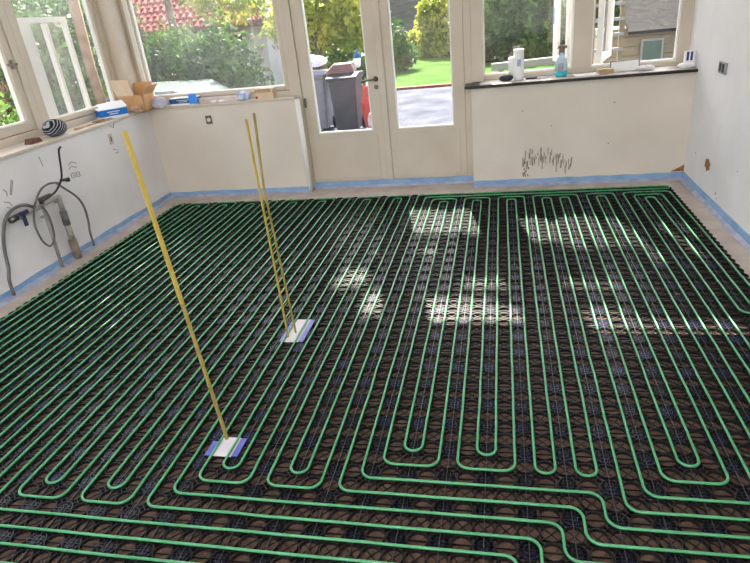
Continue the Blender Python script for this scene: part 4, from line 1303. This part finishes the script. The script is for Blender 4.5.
# grey boarded wall behind the right door pane
fb = root('boarded_shed', (-3.9, 25.0, GZ), 'grey weathered board shed behind the right door pane', 'shed')
for i in range(16):
    z = GZ + 0.02 + i * 0.17
    MB().box(-6.0, -2.75, 25.0 - 0.008 * (i % 2), 25.06, z, z + 0.16).build('board', M_SIDING, fb)
MB().box(-6.2, -2.6, 24.7, 27.2, 2.66, 2.78).build('roof', M_SHINGLE, fb)
MB().box(-6.0, -2.75, 25.06, 27.0, GZ, 2.66).build('body', M_SIDING, fb)

# cars on the lower drive
def car(x, y, paint, label):
    g = -0.76
    r = root('parked_car', (x, y, g), label, 'car')
    prof = [(-2.0, 0.30), (2.0, 0.30), (2.05, 0.62), (1.95, 0.86), (1.05, 0.98), (0.35, 1.40), (-1.05, 1.44), (-1.75, 1.02), (-2.02, 0.92), (-2.05, 0.55)]
    MB().prism([(x + a, g + b) for a, b in prof], 'y', y - 0.84, y + 0.84).build('car_body', paint, r, bevel=0.05)
    MB().prism([(x + a, g + b) for a, b in ((0.98, 1.0), (0.34, 1.37), (0.26, 1.37), (0.86, 1.0))], 'y', y - 0.87, y + 0.87).build('windscreen', M_CARG, r)
    MB().prism([(x + a, g + b) for a, b in ((0.78, 1.0), (0.22, 1.34), (-1.0, 1.37), (-1.5, 1.03))], 'y', y - 0.852, y + 0.852).build('side_window', M_CARG, r)
    for sx in (-1.25, 1.3):
        for sy in (-0.8, 0.8):
            w = MB().lathe([(0.18, -0.09), (0.31, -0.09), (0.31, 0.09), (0.18, 0.09)], 18)
            w.v = [(x + sx + a, y + sy + c, g + 0.31 + b) for a, b, c in w.v]
            w.build('wheel', M_RUBBER, r, smooth=False)
    return r


car(-6.4, 11.4, M_CARW, 'greenish white car parked left beyond the back window')
car(-5.35, 8.95, M_CARB, 'pale blue car parked close behind the back window')

# wheelie bins, sacks and lantern on the terrace
def bin_(x, y, label, s=1.0, bm_=None):
    bm_ = bm_ or M_BIN
    r = root('wheelie_bin', (x, y, GZ), label, 'bin')
    w, d, h = 0.24 * s, 0.27 * s, 0.90 * s
    b = MB().add([(x - w * 0.8, y - d * 0.8, GZ + 0.04), (x + w * 0.8, y - d * 0.8, GZ + 0.04), (x + w * 0.8, y + d * 0.8, GZ + 0.04), (x - w * 0.8, y + d * 0.8, GZ + 0.04), (x - w, y - d, GZ + h), (x + w, y - d, GZ + h), (x + w, y + d, GZ + h), (x - w, y + d, GZ + h)],
                 [(0, 3, 2, 1), (4, 5, 6, 7), (0, 1, 5, 4), (1, 2, 6, 5), (2, 3, 7, 6), (3, 0, 4, 7)])
    b.build('bin_body', bm_, r, bevel=0.02)
    MB().box(x - w - 0.02, x + w + 0.02, y - d - 0.03, y + d + 0.03, GZ + h - 0.03, GZ + h).build('rim', bm_, r, bevel=0.01)
    lid = MB().prism([(y - d - 0.04, GZ + h + 0.002), (y + d + 0.05, GZ + h + 0.002), (y + d + 0.05, GZ + h + 0.05), (y, GZ + h + 0.075), (y - d - 0.04, GZ + h + 0.03)], 'x', x - w - 0.025, x + w + 0.025).build('lid', bm_, r, bevel=0.01)
    MB().tube([(x - w, y + d + 0.09, GZ + h - 0.02), (x + w, y + d + 0.09, GZ + h - 0.02)], 0.016, 8).build('handle', bm_, lid)
    for sx in (-1, 1):
        wv = MB().lathe([(0.03, -0.025), (0.1, -0.025), (0.1, 0.025), (0.03, 0.025)], 16)
        wv.v = [(x + sx * w * 0.85 + c, y + d * 0.9 + a, GZ + 0.1 + b_) for a, b_, c in wv.v]
        wv.build('wheel', M_RUBBER, r)
    return r


bin_(-2.36, 9.2, 'dark grey wheelie bin with a pink board stack on its lid', 0.9)
bin_(-2.93, 9.45, 'partly hidden wheelie bin at the left edge of the door pane', 0.95, mat('light_grey_bin', srgb(120, 122, 132), srgb(140, 142, 150), 5, 0.55))
pk = root('board_stack', (-2.4, 9.25, 0.92), 'stack of pale pink boards lying on the front bin', 'boards')
for i in range(5):
    z = GZ + 0.885 + i * 0.026
    MB().obox((-2.43 + 0.012 * i, 9.27, z + 0.011), (0.225 - 0.02 * i, 0.02, 0), (-0.015, 0.17, 0), (0, 0, 0.011)).build('board', M_PINK, pk)
crumple('tarpaulin', (-2.93, 9.40, GZ + 0.985), (0.26, 0.2, 0.09), M_FILMW, 'whitish plastic sheet heaped on the left bin', 'sheet', 81, 0.25)
crumple('refuse_sack', (-1.86, 8.9, GZ), (0.2, 0.2, 0.40), M_RED, 'bright red refuse sack standing right of the bin', 'sack', 82, 0.2)
crumple('refuse_sack', (-1.66, 8.35, GZ), (0.2, 0.18, 0.26), M_PINKB, 'pale pink sack in front of the red one', 'sack', 83, 0.2)
ln = root('garden_lantern', (-2.55, 11.0, GZ), 'small white and blue garden lantern on a post behind the bin', 'lantern')
MB().tube([(-2.55, 11.0, GZ), (-2.55, 11.0, 0.72)], 0.022, 8).build('post', M_DARK, ln)
MB().lathe([(0.03, 0), (0.055, 0.03), (0.07, 0.16), (0.06, 0.17)], 10, (-2.55, 11.0, 0.72)).build('lamp_glass', M_PAPER, ln, smooth=True)
MB().lathe([(0.08, 0), (0.06, 0.05), (0.02, 0.10), (0.01, 0.14)], 10, (-2.55, 11.0, 0.888)).build('cap', M_DKBLUE, ln, smooth=True)

# low white wall, cream shed and greenhouse beyond the right window
lw = root('garden_edging_beam', (1.3, 14.7, GZ), 'long low white beam on the lawn behind the white jug', 'beam')
MB().obox((1.4, 14.7, GZ + 0.24), (1.62, 0.0, 0.04), (0, 0.06, 0), (0, 0, 0.08)).build('beam', M_WHITEX, lw, bevel=0.01)
for x in (0.0, 1.4, 2.8):
    MB().box(x - 0.06, x + 0.06, 14.65, 14.75, GZ, GZ + 0.2).build('foot', M_WHITEX, lw)
sd = root('garden_shed', (2.2, 9.8, GZ), 'cream shed with grey shingle roof outside the right window', 'shed')
for i in range(9):
    z = GZ + i * 0.125
    MB().box(1.45, 3.3, 9.5 - 0.01 * (i % 2), 9.54, z, z + 0.12).build('board', M_CREAMB, sd)
MB().prism([(9.35, 1.02), (9.38, 0.98), (11.3, 1.75), (11.27, 1.80)], 'x', 1.75, 3.6).build('roof', M_SHINGLE, sd)
MB().box(1.5, 3.25, 9.56, 11.1, GZ, 1.0).build('body', M_CREAMB, sd)
for x in (1.95, 2.45):
    f_ = MB().box(x, x + 0.3, 9.46, 9.49, 0.55, 0.9).build('window', M_WHITEX, sd)
    MB().box(x + 0.03, x + 0.27, 9.45, 9.462, 0.58, 0.87).build('pane', mat('greenish_pane', srgb(84, 106, 94), None, rough=0.1), f_)
tr_ = root('white_trellis', (1.35, 9.0, GZ), 'white trellis with cream slats left of the garden shed', 'trellis')
for i in range(7):
    MB().box(0.98, 1.62, 8.98, 9.02, 0.25 + i * 0.19, 0.29 + i * 0.19).build('slat', M_WHITEX, tr_)
for x in (1.0, 1.22, 1.42, 1.6):
    MB().box(x - 0.035, x + 0.035, 9.02, 9.06, GZ, 1.6).build('upright', M_CREAMB, tr_)
